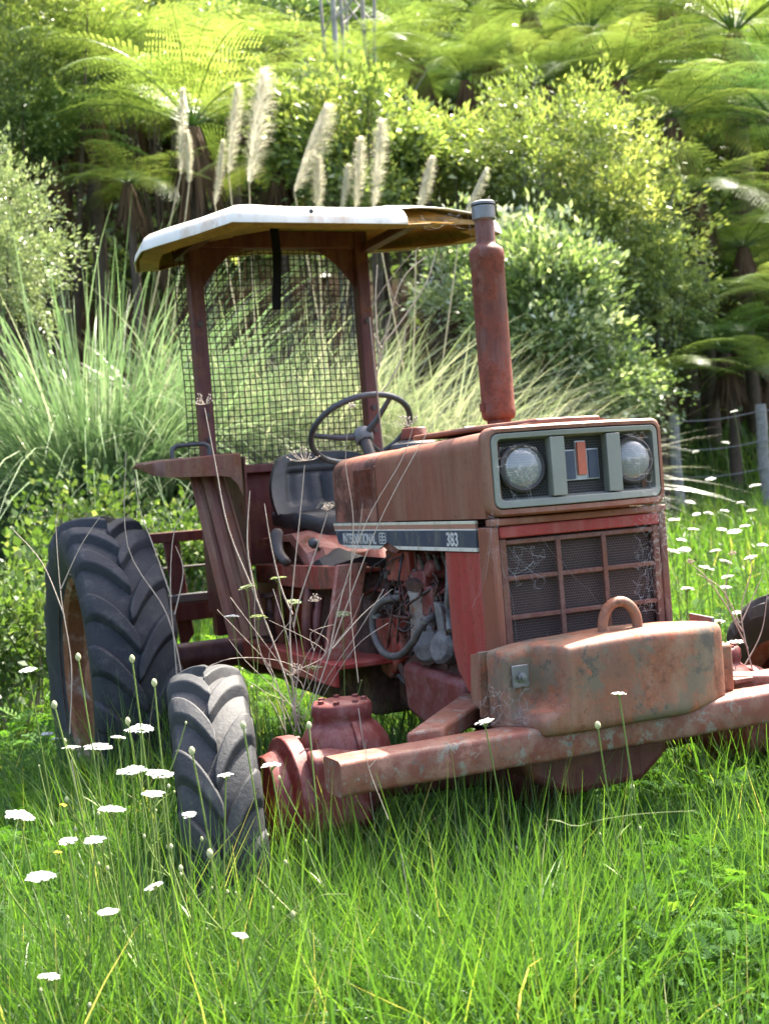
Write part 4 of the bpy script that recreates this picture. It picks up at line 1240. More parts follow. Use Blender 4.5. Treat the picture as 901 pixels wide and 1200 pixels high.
def grass_set(vmin, vmax, n, hmin, hmax, wmin, wmax, tone_c, extra=.9, seg=3, droop=(.1, .55), lean=.35, clump=.0):
    x, y, u, v = scatter(vmin, vmax, n, extra)
    pat = lumps(x * 2.3, y * 2.3) + .5 * lumps(x * 6 + 3, y * 6)
    z = gh(x, y)
    base = np.stack([x, y, z - .01], 1)
    a = rng.uniform(0, 2 * PI, n); ln = np.abs(rng.normal(0, lean, n))
    d = unit(np.stack([np.cos(a) * ln, np.sin(a) * ln, np.ones(n)], 1))
    s = rng.uniform(0, 2 * PI, n); side = unit(np.cross(d, np.stack([np.cos(s), np.sin(s), np.zeros(n)], 1)))
    L = rng.uniform(hmin, hmax, n) * (1 + .5 * np.clip(pat, -.8, .8))
    Wd = rng.uniform(wmin, wmax, n)
    co, q = strips(base, d, side, L, Wd, rng.uniform(*droop, n), seg, sway=rng.normal(0, .08, n))
    tone = np.clip(rng.normal(tone_c, .16, n) + .22 * pat, 0, .9)
    dry = rng.random(n) < .035; tone[dry] = rng.uniform(.94, 1, dry.sum())
    return co, q, np.repeat(tone, seg)


parts = [grass_set(2.0, 4.6, 66000, .24, .74, .0034, .0092, .30, extra=.6, seg=4, droop=(.1, .7), lean=.30),
         grass_set(2.1, 4.6, 14000, .46, .80, .0034, .0078, .48, extra=.6, seg=5, droop=(.1, .5), lean=.22),
         grass_set(4.4, 8.5, 56000, .20, .56, .005, .011, .5, extra=1.0, seg=3),
         grass_set(8.0, 16.0, 42000, .18, .45, .010, .022, .58, extra=1.5, seg=2)]
def patch(n, x0, x1, y0_, y1_, h0, h1, tc):
    x, y = rng.uniform(x0, x1, n), rng.uniform(y0_, y1_, n); a = rng.uniform(0, 2 * PI, n); ln = np.abs(rng.normal(0, .3, n))
    d = unit(np.stack([np.cos(a) * ln, np.sin(a) * ln, np.ones(n)], 1)); side = unit(np.cross(d, rand_d(n)))
    co, q = strips(np.stack([x, y, gh(x, y) - .01], 1), d, side, rng.uniform(h0, h1, n), rng.uniform(.0036, .009, n), rng.uniform(.1, .6, n), 4, sway=rng.normal(0, .08, n))
    return co, q, np.repeat(np.clip(rng.normal(tc, .16, n), 0, .9), 4)


def rand_d(n):
    return unit(rng.normal(size=(n, 3)))


parts += [patch(6000, .30, .75, .15, 1.3, .35, .72, .5), patch(7000, .28, .75, -.6, .4, .36, .70, .40), patch(4500, -.15, .45, -1.35, -.6, .38, .68, .45), patch(4500, .25, .8, -1.5, -.6, .34, .66, .42),
          patch(5000, -1.6, -.5, -.75, .1, .3, .62, .35), patch(2500, -2.0, -1.2, -1.0, -.3, .3, .6, .4)]
# wide surroundings at lower density so that the meadow goes on outside the frame
x, y, u, v = (lambda n: (lambda uu, vv: (*xy_of(uu, vv), uu, vv))(rng.uniform(-9, 9, n), rng.uniform(-3, 14, n)))(26000)
keep = np.abs(u) > v * .33 + .6
x, y = x[keep], y[keep]; n = len(x)
a = rng.uniform(0, 2 * PI, n); d = unit(np.stack([np.cos(a) * .3, np.sin(a) * .3, np.ones(n)], 1))
sd_ = unit(np.cross(d, rand_dirs(n)))
co, q = strips(np.stack([x, y, gh(x, y) - .01], 1), d, sd_, rng.uniform(.15, .4, n), rng.uniform(.008, .016, n), rng.uniform(.1, .5, n), 2)
parts.append((co, q, np.repeat(np.clip(rng.normal(.5, .18, n), 0, .9), 2)))
co, q, t = merge(parts)
go = link_mesh(np_mesh('grass', co, q, t), 'grass', 'grass'); tag(go, 'long green meadow grass growing up around the tractor', 'grass', kind='stuff')


# leafy low weeds: finely cut leaves (yarrow, clover, young wild carrot)
def feathery(n, vmin, vmax, lmin, lmax, extra=.6, m=9, tone_c=.5):
    x, y, u, v = scatter(vmin, vmax, n, extra)
    z = gh(x, y) + rng.uniform(.0, .30, n) + .16 * np.clip(lumps(x * 2.1 + 9, y * 2.1) + .4, 0, 1)
    a = rng.uniform(0, 2 * PI, n); el = rng.uniform(.15, 1.2, n)
    d = np.stack([np.cos(a) * np.cos(el), np.sin(a) * np.cos(el), np.sin(el)], 1)
    side = unit(np.cross(d, np.array([0, 0, 1.0]) + 0 * d)); nn = np.cross(side, d)
    L = rng.uniform(lmin, lmax, n)
    tt = np.linspace(.12, .97, m)
    P, Dd2, NN, LL, WW = [], [], [], [], []
    for k, t in enumerate(tt):
        c = np.stack([x, y, z], 1) + d * (t * L)[:, None]; c[:, 2] -= t * t * L * .35
        for s in (-1, 1):
            dd = unit(side * s * .9 + d * .6 + nn * .15)
            P.append(c); Dd2.append(dd); NN.append(nn); LL.append(L * .24 * math.sin(PI * min(1, t * .8 + .18)) + .004); WW.append(L * .055 + .0015)
    co, q = leaves_np(np.concatenate(P), np.concatenate(Dd2), np.concatenate(NN), np.concatenate(LL), np.concatenate(WW))
    tone = np.clip(rng.normal(tone_c, .22, n), 0, 1)
    return co, q, np.tile(tone, 2 * m)


def roundleaf(n, vmin, vmax, smin, smax, extra=.6, hmax=.16):
    x, y, u, v = scatter(vmin, vmax, n, extra)
    z = gh(x, y) + rng.uniform(.02, hmax, n) + .10 * np.clip(lumps(x * 1.7, y * 1.7 + 5), 0, 1)
    d = rand_dirs(n, .2); nr = unit(rand_dirs(n) * .6 + np.array([0, 0, 1.0]))
    s = rng.uniform(smin, smax, n)
    co, q = leaves_np(np.stack([x, y, z], 1), d, nr, s, s * .7)
    return co, q, np.clip(rng.normal(.5, .25, n), 0, 1)


co, q, t = merge([feathery(34000, 2.35, 4.6, .035, .105, tone_c=.32), feathery(4500, 4.0, 7.5, .10, .22, 1.0, 7), roundleaf(50000, 2.1, 4.5, .008, .020, hmax=.36), roundleaf(12000, 4.2, 9, .02, .05, 1.0, .25)])
tag(link_mesh(np_mesh('leafy_weeds', co, q, t), 'leafy_weeds', 'cover'), 'low feathery weed leaves and clover among the grass', 'weeds', kind='stuff')


# ------------------------------------------------------------------ flowers
def tube_np(pts, r, n=5):
    P = np.array(pts, float); k = len(P); T = unit(np.gradient(P, axis=0)); ref = np.array([.3, .9, .2])
    a = unit(np.cross(T, ref)); b = np.cross(T, a)
    r = np.broadcast_to(r, (k,))
    ang = np.arange(n) * 2 * PI / n
    co = (P[:, None, :] + (a[:, None, :] * np.cos(ang)[None, :, None] + b[:, None, :] * np.sin(ang)[None, :, None]) * r[:, None, None]).reshape(-1, 3)
    i = np.arange(k - 1)[:, None] * n; j = np.arange(n)[None, :]
    q = np.stack([i + j, i + (j + 1) % n, i + n + (j + 1) % n, i + n + j], -1).reshape(-1, 4)
    return co, q


def curve_np(p0, p1, bend, k=9):
    p0, p1 = np.array(p0, float), np.array(p1, float); t = np.linspace(0, 1, k)[:, None]
    m = (p0 + p1) / 2 + np.array(bend)
    return (1 - t) ** 2 * p0 + 2 * t * (1 - t) * m + t ** 2 * p1


def ball_np(c, r, squash=1.0):
    """small 8-faced blob from two quads rings"""
    c = np.array(c, float); a = np.arange(6) * PI / 3
    rings = [(.25, -1), (.9, -.45), (1., .15), (.6, .75), (.12, 1)]
    co = np.concatenate([np.stack([np.cos(a) * q * r, np.sin(a) * q * r, np.full(6, z * r * squash)], 1) for q, z in rings]) + c
    i = np.arange(4)[:, None] * 6; j = np.arange(6)[None, :]
    q = np.stack([i + j, i + (j + 1) % 6, i + 6 + (j + 1) % 6, i + 6 + j], -1).reshape(-1, 4)
    return co, q


def umbel_np(c, R, n, up=(0, 0, 1), fl=.003):
    """flat-topped flower head: n florets each of 5 petals on a shallow dome"""
    up = unit(np.array(up, float)[None])[0]; e = unit(np.cross(up, [.3, .8, .1])[None])[0]; f = np.cross(up, e)
    rr = R * np.sqrt((np.arange(n) + .5) / n); aa = np.arange(n) * 2.39996 + rng.uniform(0, 6)
    rr = rr * rng.uniform(.85, 1.12, n)
    cen = np.array(c) + (e[None] * np.cos(aa)[:, None] + f[None] * np.sin(aa)[:, None]) * rr[:, None] + up * ((1 - (rr / R) ** 2) * R * .20 + rng.normal(0, R * .05, n))[:, None]
    P, Dv, Nv = [], [], []
    for k in range(5):
        an = aa + k * 2 * PI / 5
        dv = e[None] * np.cos(an)[:, None] + f[None] * np.sin(an)[:, None] + up * rng.uniform(-.1, .3, n)[:, None]
        P.append(cen); Dv.append(unit(dv)); Nv.append(np.tile(up, (n, 1)))
    L = np.full(5 * n, fl) * rng.uniform(.8, 1.25, 5 * n)
    co, q = leaves_np(np.concatenate(P), np.concatenate(Dv), np.concatenate(Nv), L, L * .95, .25)
    return co, q, rng.uniform(.2, 1, 5 * n)


def gz(p):
    return float(gh(p[0], p[1]))


def flower(head, lab, group=None, R=.022, n=22, buds=2, tilt=.13, r=.0021, fl=None, basedx=None, name='meadow_flower', kind='open', ds_far=False):
    head = np.array(head, float)
    off = basedx if basedx is not None else rng.normal(0, .05, 2)
    bx, by = head[0] + off[0], head[1] + off[1]; bz = gz((bx, by)) - .01
    base = np.array([bx, by, bz])
    rt = root(name, tuple(base), lab, 'flower', group)
    c = curve_np(base, head, (rng.normal(0, .015), rng.normal(0, .015), .03), 10)
    parts = []; hp = []
    co, q = tube_np(c, np.linspace(r * 1.25, r * .75, 10)); parts.append((co, q, np.full(len(q), .4)))
    H = head[2] - bz
    for b in range(buds):
        t = rng.uniform(.35, .8); k = int(t * 9); p = c[k]; a = rng.uniform(0, 2 * PI); L = rng.uniform(.05, .13) * min(1.4, H / .4)
        e2_ = p + np.array([math.cos(a) * L * .55, math.sin(a) * L * .55, L])
        co, q = tube_np(curve_np(p, e2_, (math.cos(a) * .012, math.sin(a) * .012, -.006), 6), np.linspace(r, r * .6, 6)); parts.append((co, q, np.full(len(q), .5)))
        co, q = ball_np(e2_, rng.uniform(.0022, .0045), 1.5); hp.append((co, q, np.full(len(q), rng.uniform(.2, .9))))
        co, q = leaves_np(p[None], unit(np.array([[math.cos(a), math.sin(a), .8]])), np.array([[0, 0, 1.]]), .06, .004); parts.append((co, q, np.full(1, .3)))
    tilt = .16 if ds_far else tilt; up = np.array([rng.normal(0, tilt), rng.normal(0, tilt), 1.0])
    if kind == 'open':
        # rays under the umbel
        for a in rng.uniform(0, 2 * PI, 7):
            e3 = head + np.array([math.cos(a) * R * .6, math.sin(a) * R * .6, R * .28])
            co, q = tube_np(np.stack([head - np.array([0, 0, R * .35]), e3]), r * .45, 4); parts.append((co, q, np.full(len(q), .6)))
        pet = umbel_np(head + np.array([0, 0, R * .25]), R, n, up, fl or R * .26)
    co, q, t = merge(parts)
    st_ = link_mesh(np_mesh('stem', co - base, q, t), 'stem', 'stemgreen', rt)
    if kind == 'open':
        co, q, t = pet
        link_mesh(np_mesh('flower_head', co - base, q, t, False), 'flower_head', 'petal', rt)
    else:
        co, q = ball_np(head, .0062, 1.4); hp.append((co, q, np.full(len(q), .6)))
    if hp:
        co, q, t = merge(hp)
        link_mesh(np_mesh('buds', co - base, q, t), 'bud_cluster', 'bud', rt)
    return rt


near = [  # px, py, dist, radius, words
    (165, 858, 2.75, .020, 'highest white flower head of the cluster overlapping the big rear tyre'),
    (115, 880, 2.65, .021, 'flat white flower head just below the pale rim strip of the rear tyre'),
    (84, 879, 2.75, .014, 'tiny white flower head, furthest left in the cluster by the rear tyre'),
    (139, 867, 2.85, .013, 'thin white flower head tucked between two larger ones under the rear tyre'),
    (155, 908, 2.5, .021, 'round full white flower head below the rear tyre cluster, left of a flatter twin'),
    (188, 911, 2.5, .019, 'flat white flower head nearly touching the left edge of the front tyre'),
    (180, 934, 2.45, .016, 'narrow white flower head just beneath the flat one beside the front tyre'),
    (132, 953, 2.4, .018, 'lone white flower head midway between the cluster and the pair beneath it'),
    (80, 988, 2.35, .012, 'smaller left one of two low white flower heads standing side by side'),
    (112, 988, 2.35, .015, 'wider right one of two low white flower heads standing side by side'),
    (24, 960, 2.5, .020, 'white flower head near the left edge of the picture at bumper height'),
    (48, 1032, 2.3, .019, 'low domed white flower head standing alone in the left bottom grass'),
    (222, 957, 2.5, .011, 'tiny white flower head in front of the front tyre tread, lower of two'),
    (265, 911, 2.55, .012, 'tiny white flower head in front of the front tyre tread, upper of two'),
    (318, 900, 2.6, .015, 'small white flower head in front of the red wheel hub casting'),
    (181, 1042, 2.2, .013, 'creamy half-open flower head low in front of the front tyre foot'),
    (127, 1072, 2.2, .013, 'small flat white flower head low in the left bottom grass'),
    (34, 788, 3.6, .018, 'pale fuzzy flower head left of the rear tyre'),
    (272, 725, 4.2, .018, 'bright white flower head beside the foot of the ribbed fender sheet'),
    (568, 849, 2.95, .017, 'white flower head resting on the left end of the ballast weight bar'),
    (725, 815, 2.5, .010, 'single little white flower in front of the rounded ballast weight'),
    (58, 1148, 2.1, .013, 'small white flower head at the very bottom left of the meadow'),
    (282, 1099, 2.1, .010, 'tiny cream flower bud cluster below the front tyre'),
]
for px, py, ds, R, lab in near:
    hd = at(px, py, ds)
    flower(hd, lab, 'white flower heads in the near grass', R=R * 1.25, n=44 if R > .015 else 26, buds=int(rng.integers(0, 3)), basedx=(rng.normal(.0, .04), rng.normal(.03, .05)))
# slim stems carrying only buds
bl = [(92, 770, 2.6, 'tall curving stem with a round pale bud against the rear tyre side'), (155, 772, 2.6, 'tall straight stem with one bud in the middle of the rear tyre'), (181, 800, 2.6, 'forked bud stem just left of the front tyre top'),
      (285, 850, 2.5, 'bud stem rising past the right shoulder of the front tyre'), (225, 880, 2.4, 'bud stem in front of the front tyre middle'), (150, 845, 2.7, 'short bud stem within the white flower cluster'),
      (246, 1000, 2.3, 'low bud stem at the foot of the front tyre'), (362, 850, 2.7, 'bent bud stem before the red kingpin casting'), (64, 826, 2.5, 'leaning bud stem at the left side of the rear tyre'), (700, 850, 2.6, 'yellowing bud stem before the front bar'),
      (810, 770, 4.0, 'thin bud stem right of the ballast weight')]
for px, py, ds, lab in bl:
    flower(at(px, py, ds), lab, 'budding stems', buds=3, kind='bud', name='budding_stem', basedx=(rng.normal(0, .05), rng.normal(.05, .06)))
# flowers in the field right of the tractor
field = [(880, 655, 4.9, 'widest white flower head, level with the radiator right of the tractor'), (848, 600, 7, ''), (860, 483, 8.5, 'white flower head standing up against the fence wire'), (750, 603, 0, ''),
         (829, 603, 6.5, ''), (832, 563, 7, ''), (884, 571, 7, ''), (816, 604, 7, ''), (860, 625, 6, ''), (798, 634, 5.6, ''), (802, 646, 5.4, ''), (838, 647, 5.6, ''), (787, 648, 5.2, ''), (850, 660, 5.3, ''), (812, 622, 6.2, ''),
         (845, 622, 6.2, ''), (872, 618, 6.2, ''), (805, 692, 4.6, ''), (850, 690, 4.6, ''), (852, 678, 4.8, ''), (862, 755, 4.0, 'full white flower head just right of the ballast weight end'), (842, 730, 4.2, ''), (865, 720, 4.3, ''), (893, 640, 5.6, ''),
         (790, 611, 6.4, ''), (798, 574, 8, ''), (850, 520, 9.5, ''), (815, 530, 9.5, ''), (880, 600, 7.5, ''), (826, 668, 5.2, ''), (780, 700, 4.7, ''), (868, 590, 7.5, ''), (895, 705, 4.5, ''), (808, 590, 7.5, '')]
for px, py, ds, lab in field:
    if ds == 0: continue
    p = at(px, py, ds)
    if p[2] - gz(p) < .06: p[2] = gz(p) + .12
    flower(p, lab or 'small white flower head scattered in the grass right of the tractor', 'white flowers in the field right of the tractor', R=rng.uniform(.014, .030) if ds > 5 else rng.uniform(.014, .024), n=int(rng.integers(9, 24)), buds=1, r=.002, fl=.012 if ds > 5 else .009, ds_far=True)
for k in range(26):
    u_, v_ = rng.uniform(-2.6, -.9), rng.uniform(4.5, 10)
    x, y = xy_of(u_ * v_ / 6, v_)
    z = gz((x, y)) + rng.uniform(.3, .5)
    flower((x, y, z), 'small pale flower head scattered in the grass behind the rear tyre', 'pale flowers in the grass behind the rear tyre', R=rng.uniform(.018, .03), n=12, buds=1, r=.002, fl=.01)
for k, (px, py, ds) in enumerate([(75, 944, 2.4), (68, 999, 2.3)]):
    x, y, z = at(px, py, ds); base = np.array([x, y + .02, gz((x, y + .02))])
    rt = root('yellow_flower', tuple(base), ['tiny yellow flower left of the low white flower heads, higher of two', 'tiny yellow flower left of the low white flower heads, lower of two'][k], 'flower', 'tiny yellow flowers')
    co, q = tube_np(curve_np(base, (x, y, z), (0, 0, .02), 7), .0011); link_mesh(np_mesh('stem', co - base, q, np.full(len(q), .5)), 'stem', 'stemgreen', rt)
    if 'yellow' not in MT: MT['yellow'] = plain('yellow_petal', (.75, .55, .03), .6)
    co, q, t = umbel_np((x, y, z), .005, 4, (0, .3, 1), .005); link_mesh(np_mesh('petals', co - base, q, t), 'flower_head', 'yellow', rt)


# ------------------------------------------------------------------ dry weeds
def dryweed(lines, base_px, ds, label, mat='deadstem', r=.0022, heads=(), group=None, name='dry_weed'):
    base = at(*base_px, ds); bz = gz(base); b = np.array([base[0] + .02, base[1] + .03, bz])
    rt = root(name, tuple(b), label, 'weed', group)
    parts = []
    for ln in lines:
        P = [at(px, py, ds + (dd[0] if dd else 0)) for px, py, *dd in ln]
        if name == 'bent_stalk': P[0] = np.array([P[0][0], P[0][1], gz(P[0]) - .02])
        S = np.array([tuple(p) for p in smooth_pts(P, 5)])
        co, q = tube_np(S, np.linspace(r * 1.15, r * .45, len(S))); parts.append((co, q, np.full(len(q), .5)))
    if name != 'bent_stalk':
        co, q = tube_np(np.array([b - np.array([0, 0, .02]), (b + base) / 2 + np.array([.004, .003, 0]), base]), r * 1.3); parts.append((co, q, np.full(len(q), .5)))
    co, q, t = merge(parts)
    link_mesh(np_mesh('stem', co - b, q, t), 'stem', mat, rt)
    for px, py, R in heads:
        c = at(px, py, ds); pr = []
        for k in range(16):
            a = rng.uniform(0, 2 * PI); e = rng.uniform(.1, 1.3); L = R * rng.uniform(.7, 1.1)
            e3 = c + np.array([math.cos(a) * math.cos(e), math.sin(a) * math.cos(e), math.sin(e)]) * L
            co, q = tube_np(curve_np(c, e3, (math.cos(a) * R * .2, math.sin(a) * R * .2, -R * .1), 4), .0006, 4); pr.append((co, q, np.full(len(q), .5)))
            co, q = ball_np(e3, .0022); pr.append((co, q, np.full(len(q), .5)))
        co, q, t = merge(pr); link_mesh(np_mesh('seed_head', co - b, q, t), 'seed_head', mat, rt)
    return rt


dryweed([[(352, 860), (330, 780), (300, 700), (268, 620), (252, 540), (240, 478)], [(300, 700), (290, 640), (293, 575)]], (355, 872), 3.75, 'long dry stem arching up past the fender to a curled seed head', r=.0026, heads=[(241, 474, .035)])
dryweed([[(347, 850), (340, 750), (343, 690), (352, 600), (357, 545)], [(343, 720), (330, 690), (318, 640), (310, 590)], [(344, 735), (352, 700), (372, 640), (384, 600)]], (348, 870), 3.7, 'upright dry weed with an umbrella seed head before the black seat', r=.0024, heads=[(358, 540, .05), (384, 598, .02)])
dryweed([[(365, 830), (385, 770), (410, 700), (450, 600), (505, 500), (530, 470)], [(385, 770), (400, 700), (430, 610), (470, 540), (484, 500)], [(390, 760), (425, 720), (460, 690)]], (362, 850), 3.35, 'long pale dry stalks crossing the hood side up to a feathery tuft', r=.0016, heads=[(478, 500, .035)])
dryweed([[(420, 800), (410, 700), (414, 610), (405, 540), (411, 480)], [(412, 650), (421, 620), (425, 590)]], (420, 830), 3.3, 'hair-thin dry stem before the peeling rear cowl', r=.0010, heads=[(411, 478, .012)])
tang = []
for k in range(11):
    x0 = 345 + rng.uniform(-12, 14); x1 = x0 + rng.uniform(-90, 80); y1_ = rng.uniform(650, 800)
    jx = rng.normal(0, 9); mx_ = x0 * .65 + x1 * .35 + jx; my_ = 850 - (850 - y1_) * .5
    tang.append([(x0, 850 + rng.uniform(-10, 20)), ((x0 + mx_) / 2 - jx * .4, 850 - (850 - y1_) * .25), (mx_, my_), ((mx_ + x1) / 2 + rng.normal(0, 7), (my_ + y1_) / 2), (x1, y1_)])
    if k % 2: tang.append([(mx_, my_), (mx_ + rng.normal(0, 12), my_ - 22), (mx_ + rng.normal(0, 26), my_ - rng.uniform(30, 60))])
tang += [[(230, 790), (270, 772), (330, 775), (380, 800)], [(270, 700), (300, 740), (345, 800)], [(320, 690), (340, 760), (352, 850)], [(450, 690), (420, 740), (380, 800), (360, 850)], [(455, 730), (415, 760), (370, 830)]]
dryweed(tang, (350, 875), 3.6, 'tangled bundle of broken grey dry stalks beside the red wheel hub', r=.0012, heads=[(345, 790, .03), (370, 705, .02)])
for px, py, lab in ((303, 725, 'grey faded seed umbel left of the hydraulic fitting'), (345, 708, 'grey faded seed umbel in the middle of the red gearbox'), (402, 722, 'grey faded seed umbel by the pale step bracket'), (326, 680, 'small grey green seed umbel under the seat platform'), (368, 785, 'low dried umbel under the footplate'), (290, 690, 'small faded umbel right of the fender foot')):
    h_ = at(px, py, 3.75)
    o_ = flower(h_, lab, 'faded umbels beside the gearbox', R=.022, n=20, buds=1, r=.0016, basedx=(rng.normal(0, .04), rng.normal(0, .06)))
    o_['category'] = 'weed'
    for ch in o_.children:
        if ch.name.startswith('flower_head'): ch.data.materials[0] = MT['leaf_grey']
dryweed([[(212, 845), (205, 760), (200, 690), (205, 620), (225, 590)], [(201, 700), (180, 640), (165, 600), (158, 560)], [(205, 720), (215, 670), (206, 640)], [(215, 800), (196, 720), (150, 640), (148, 530)]], (214, 870), 4.3, 'branching straw-coloured dry weed between the rear tyre and the fender', r=.0024)
dryweed([[(82, 860), (84, 780), (72, 700), (66, 620), (68, 600)], [(72, 690), (95, 640), (118, 605)], [(75, 720), (50, 660), (15, 620)]], (84, 890), 3.9, 'thin dry weed leaning against the outer side of the rear tyre', r=.0018)
dryweed([[(430, 500), (450, 400), (470, 330), (500, 300)], [(445, 430), (440, 360), (442, 310)], [(452, 400), (475, 370), (500, 330), (512, 290)], [(436, 470), (455, 450), (470, 420), (476, 380)], [(432, 480), (438, 420), (460, 380)], [(448, 410), (432, 380), (425, 350)]], (430, 540), 6.2, 'tall bare bleached twig weed behind the roll frame post', r=.0045, name='dry_weed')
dryweed([[(885, 800), (868, 720), (880, 670), (875, 645)], [(868, 730), (895, 670)], [(870, 740), (830, 680), (808, 660)], [(876, 760), (850, 700), (858, 650)], [(872, 780), (892, 740), (899, 690)], [(866, 730), (845, 690), (815, 672)]], (880, 830), 3.9, 'tangled dry branching weed behind the right end of the front bar', r=.0022, heads=[(808, 660, .012), (858, 650, .012)])
dryweed([[(455, 960), (432, 900), (428, 870)], [(432, 900), (450, 880)]], (470, 1000), 2.7, 'fine dry stalk under the left end of the front bar', r=.0007)
dryweed([[(590, 1060), (625, 1000), (680, 968), (740, 955), (815, 950)]], (590, 1060), 2.35, 'bent yellow grass stalk lying across the shaded grass', 'stemgreen', r=.0009, name='bent_stalk')
dryweed([[(352, 1170), (345, 1110), (352, 1070), (375, 1050), (408, 1048)]], (352, 1170), 2.2, 'arched yellow-green stalk nodding over near the bottom', 'stemgreen', r=.0012, name='bent_stalk')
# overhanging bramble twig from the canopy
dryweed([[(435, 360), (455, 330), (480, 300), (492, 290)], [(455, 330), (462, 352), (470, 360)]], (433, 372), 4.6, 'dark thin twig hanging under the broken corner of the canopy', 'twig', r=.0022, name='dry_weed')


# ------------------------------------------------------------------ cobwebs
def cobweb(segs, ds, label, r=.00014):
    parts = []; c0 = None
    for (x0, y0_, x1, y1_) in segs:
        a = at(x0, y0_, ds); b = at(x1, y1_, ds)
        if c0 is None: c0 = a
        co, q = tube_np(curve_np(a, b, (0, 0, -np.linalg.norm(b - a) * .22), 6), r, 3); parts.append((co, q, np.full(len(q), .5)))
    co, q, t = merge(parts)
    o = link_mesh(np_mesh('cobweb', co - c0, q, t), 'cobweb', 'web', None, tuple(c0)); tag(o, label, 'cobweb', 'cobwebs on the tractor front')


def rs(n, x0, x1, y0, y1, L):
    """net of threads: every node tied to its nearest neighbours, denser towards one corner"""
    P = np.stack([x0 + (x1 - x0) * rng.random(n) ** .7, y0 + (y1 - y0) * rng.random(n)], 1); out = []
    for k in range(n):
        dd = np.hypot(*(P - P[k]).T); idx = np.argsort(dd)[1:4]
        out += [(P[k][0], P[k][1], P[j][0], P[j][1]) for j in idx if dd[j] < L * 1.3]
    for k in range(n // 10):
        a, b = P[rng.integers(0, n)], P[rng.integers(0, n)]
        out.append((a[0], a[1], b[0], b[1]))
    return out


cobweb([(577, 595, 574, 640), (574, 640, 560, 700), (576, 600, 568, 680), (578, 600, 585, 700), (574, 640, 590, 690), (576, 610, 552, 715)] + rs(10, 568, 585, 600, 680, 40), 3.24, 'white cobweb hanging from the lower left corner of the headlight panel')
cobweb(rs(240, 742, 785, 570, 640, 24) + rs(200, 740, 775, 640, 720, 20) + [(775, 600, 790, 640), (775, 640, 800, 690), (778, 620, 810, 735), (770, 680, 800, 730)], 3.44, 'dense white cobweb over the right edge of the radiator grille')
cobweb([(585, 650, 600, 700), (600, 700, 606, 750), (582, 640, 640, 672), (634, 628, 660, 660), (660, 660, 690, 690), (690, 690, 703, 708), (595, 640, 625, 665)] + rs(50, 590, 640, 640, 690, 18), 3.27, 'thin broken cobweb strands across the radiator grille')
cobweb(rs(70, 574, 630, 515, 590, 30), 3.24, 'fine cobweb over the left headlight bay', .00012)
cobweb(rs(80, 706, 765, 505, 590, 30), 3.40, 'fine cobweb over the right headlight bay', .00012)
cobweb(rs(80, 560, 620, 800, 850, 50) + [(600, 790, 560, 845), (605, 800, 575, 850), (562, 845, 620, 840)], 3.12, 'cobweb between the weight bracket and the front bar')
cobweb([(500, 262, 540, 250), (480, 262, 530, 248), (520, 258, 555, 268), (548, 250, 556, 300), (590, 262, 578, 300), (560, 290, 500, 330)] + rs(10, 480, 545, 248, 270, 30), 4.3, 'cobweb strung along the broken canopy edge to the exhaust')


# ------------------------------------------------------------------ woody plants and ferns
def bush_mesh(rx, ry, rz, ncl, nleaf, ll, lw, cl=.28, upb=.3, tone_c=.5, hollow=.55, flat=1.0, seed=0):
    """crown as leaf clumps on an uneven ellipsoid; origin at its centre"""
    r_ = np.random.default_rng(seed)
    d = unit(r_.normal(size=(ncl, 3)) + np.array([0, 0, .15]))
    rad = r_.uniform(hollow * .6, 1.12, ncl) ** .8 * (1 + .22 * np.sin(d[:, 0] * 5 + seed) * np.cos(d[:, 2] * 4 + d[:, 1] * 3))
    cc = d * rad[:, None] * np.array([rx, ry, rz])
    ct = r_.normal(tone_c, .16, ncl)
    which = r_.integers(0, ncl, nleaf)
    sz = cl * r_.uniform(.6, 1.4, ncl)
    off = r_.normal(size=(nleaf, 3)) * sz[which][:, None] * np.array([1, 1, .6 * flat])
    pos = cc[which] + off
    ntw = ncl * 7; tw = r_.integers(0, ntw, nleaf); tcl = r_.integers(0, ncl, ntw)          # ragged leafy twigs standing out of the clumps
    tdir = unit(d[tcl] * .7 + r_.normal(size=(ntw, 3)) * .55 + np.array([0, 0, .35])); tln = cl * r_.uniform(1.0, 3.6, ntw)
    tor = cc[tcl] + r_.normal(size=(ntw, 3)) * cl * .5; tt = r_.random(nleaf) ** .8
    ptw = tor[tw] + tdir[tw] * (tt * tln[tw])[:, None] + r_.normal(size=(nleaf, 3)) * ll * .45; ptw[:, 2] -= (tt ** 2) * tln[tw] * .25
    use = r_.random(nleaf) < .62
    pos = np.where(use[:, None], ptw, pos); off = np.where(use[:, None], tdir[tw], off); which = np.where(use, tcl[tw], which)
    ldir = unit(unit(off) + d[which] * .5 + r_.normal(size=(nleaf, 3)) * .6 + np.array([0, 0, upb]))
    nr = unit(r_.normal(size=(nleaf, 3)) * .8 + np.array([0, 0, 1.0]))
    L = ll * r_.uniform(.6, 1.3, nleaf)
    co, q = leaves_np(pos, ldir, nr, L, L * lw)
    return co, q, np.clip(ct[which] + r_.normal(0, .17, nleaf), 0, 1), cc


def branches(cc, base, r0, n, rng_, r1=.006):
    parts = []
    idx = rng_.permutation(len(cc))[:n]
    for k in idx:
        e = cc[k]; mid = (base + e) / 2 + rng_.normal(0, .08, 3) + np.array([0, 0, .1])
        t = np.linspace(0, 1, 7)[:, None]; c = (1 - t) ** 2 * base + 2 * t * (1 - t) * mid + t ** 2 * e
        co, q = tube_np(c, np.linspace(r0 * rng_.uniform(.5, 1), r1, 7), 6); parts.append((co, q, np.full(len(q), .5)))
    return merge(parts)


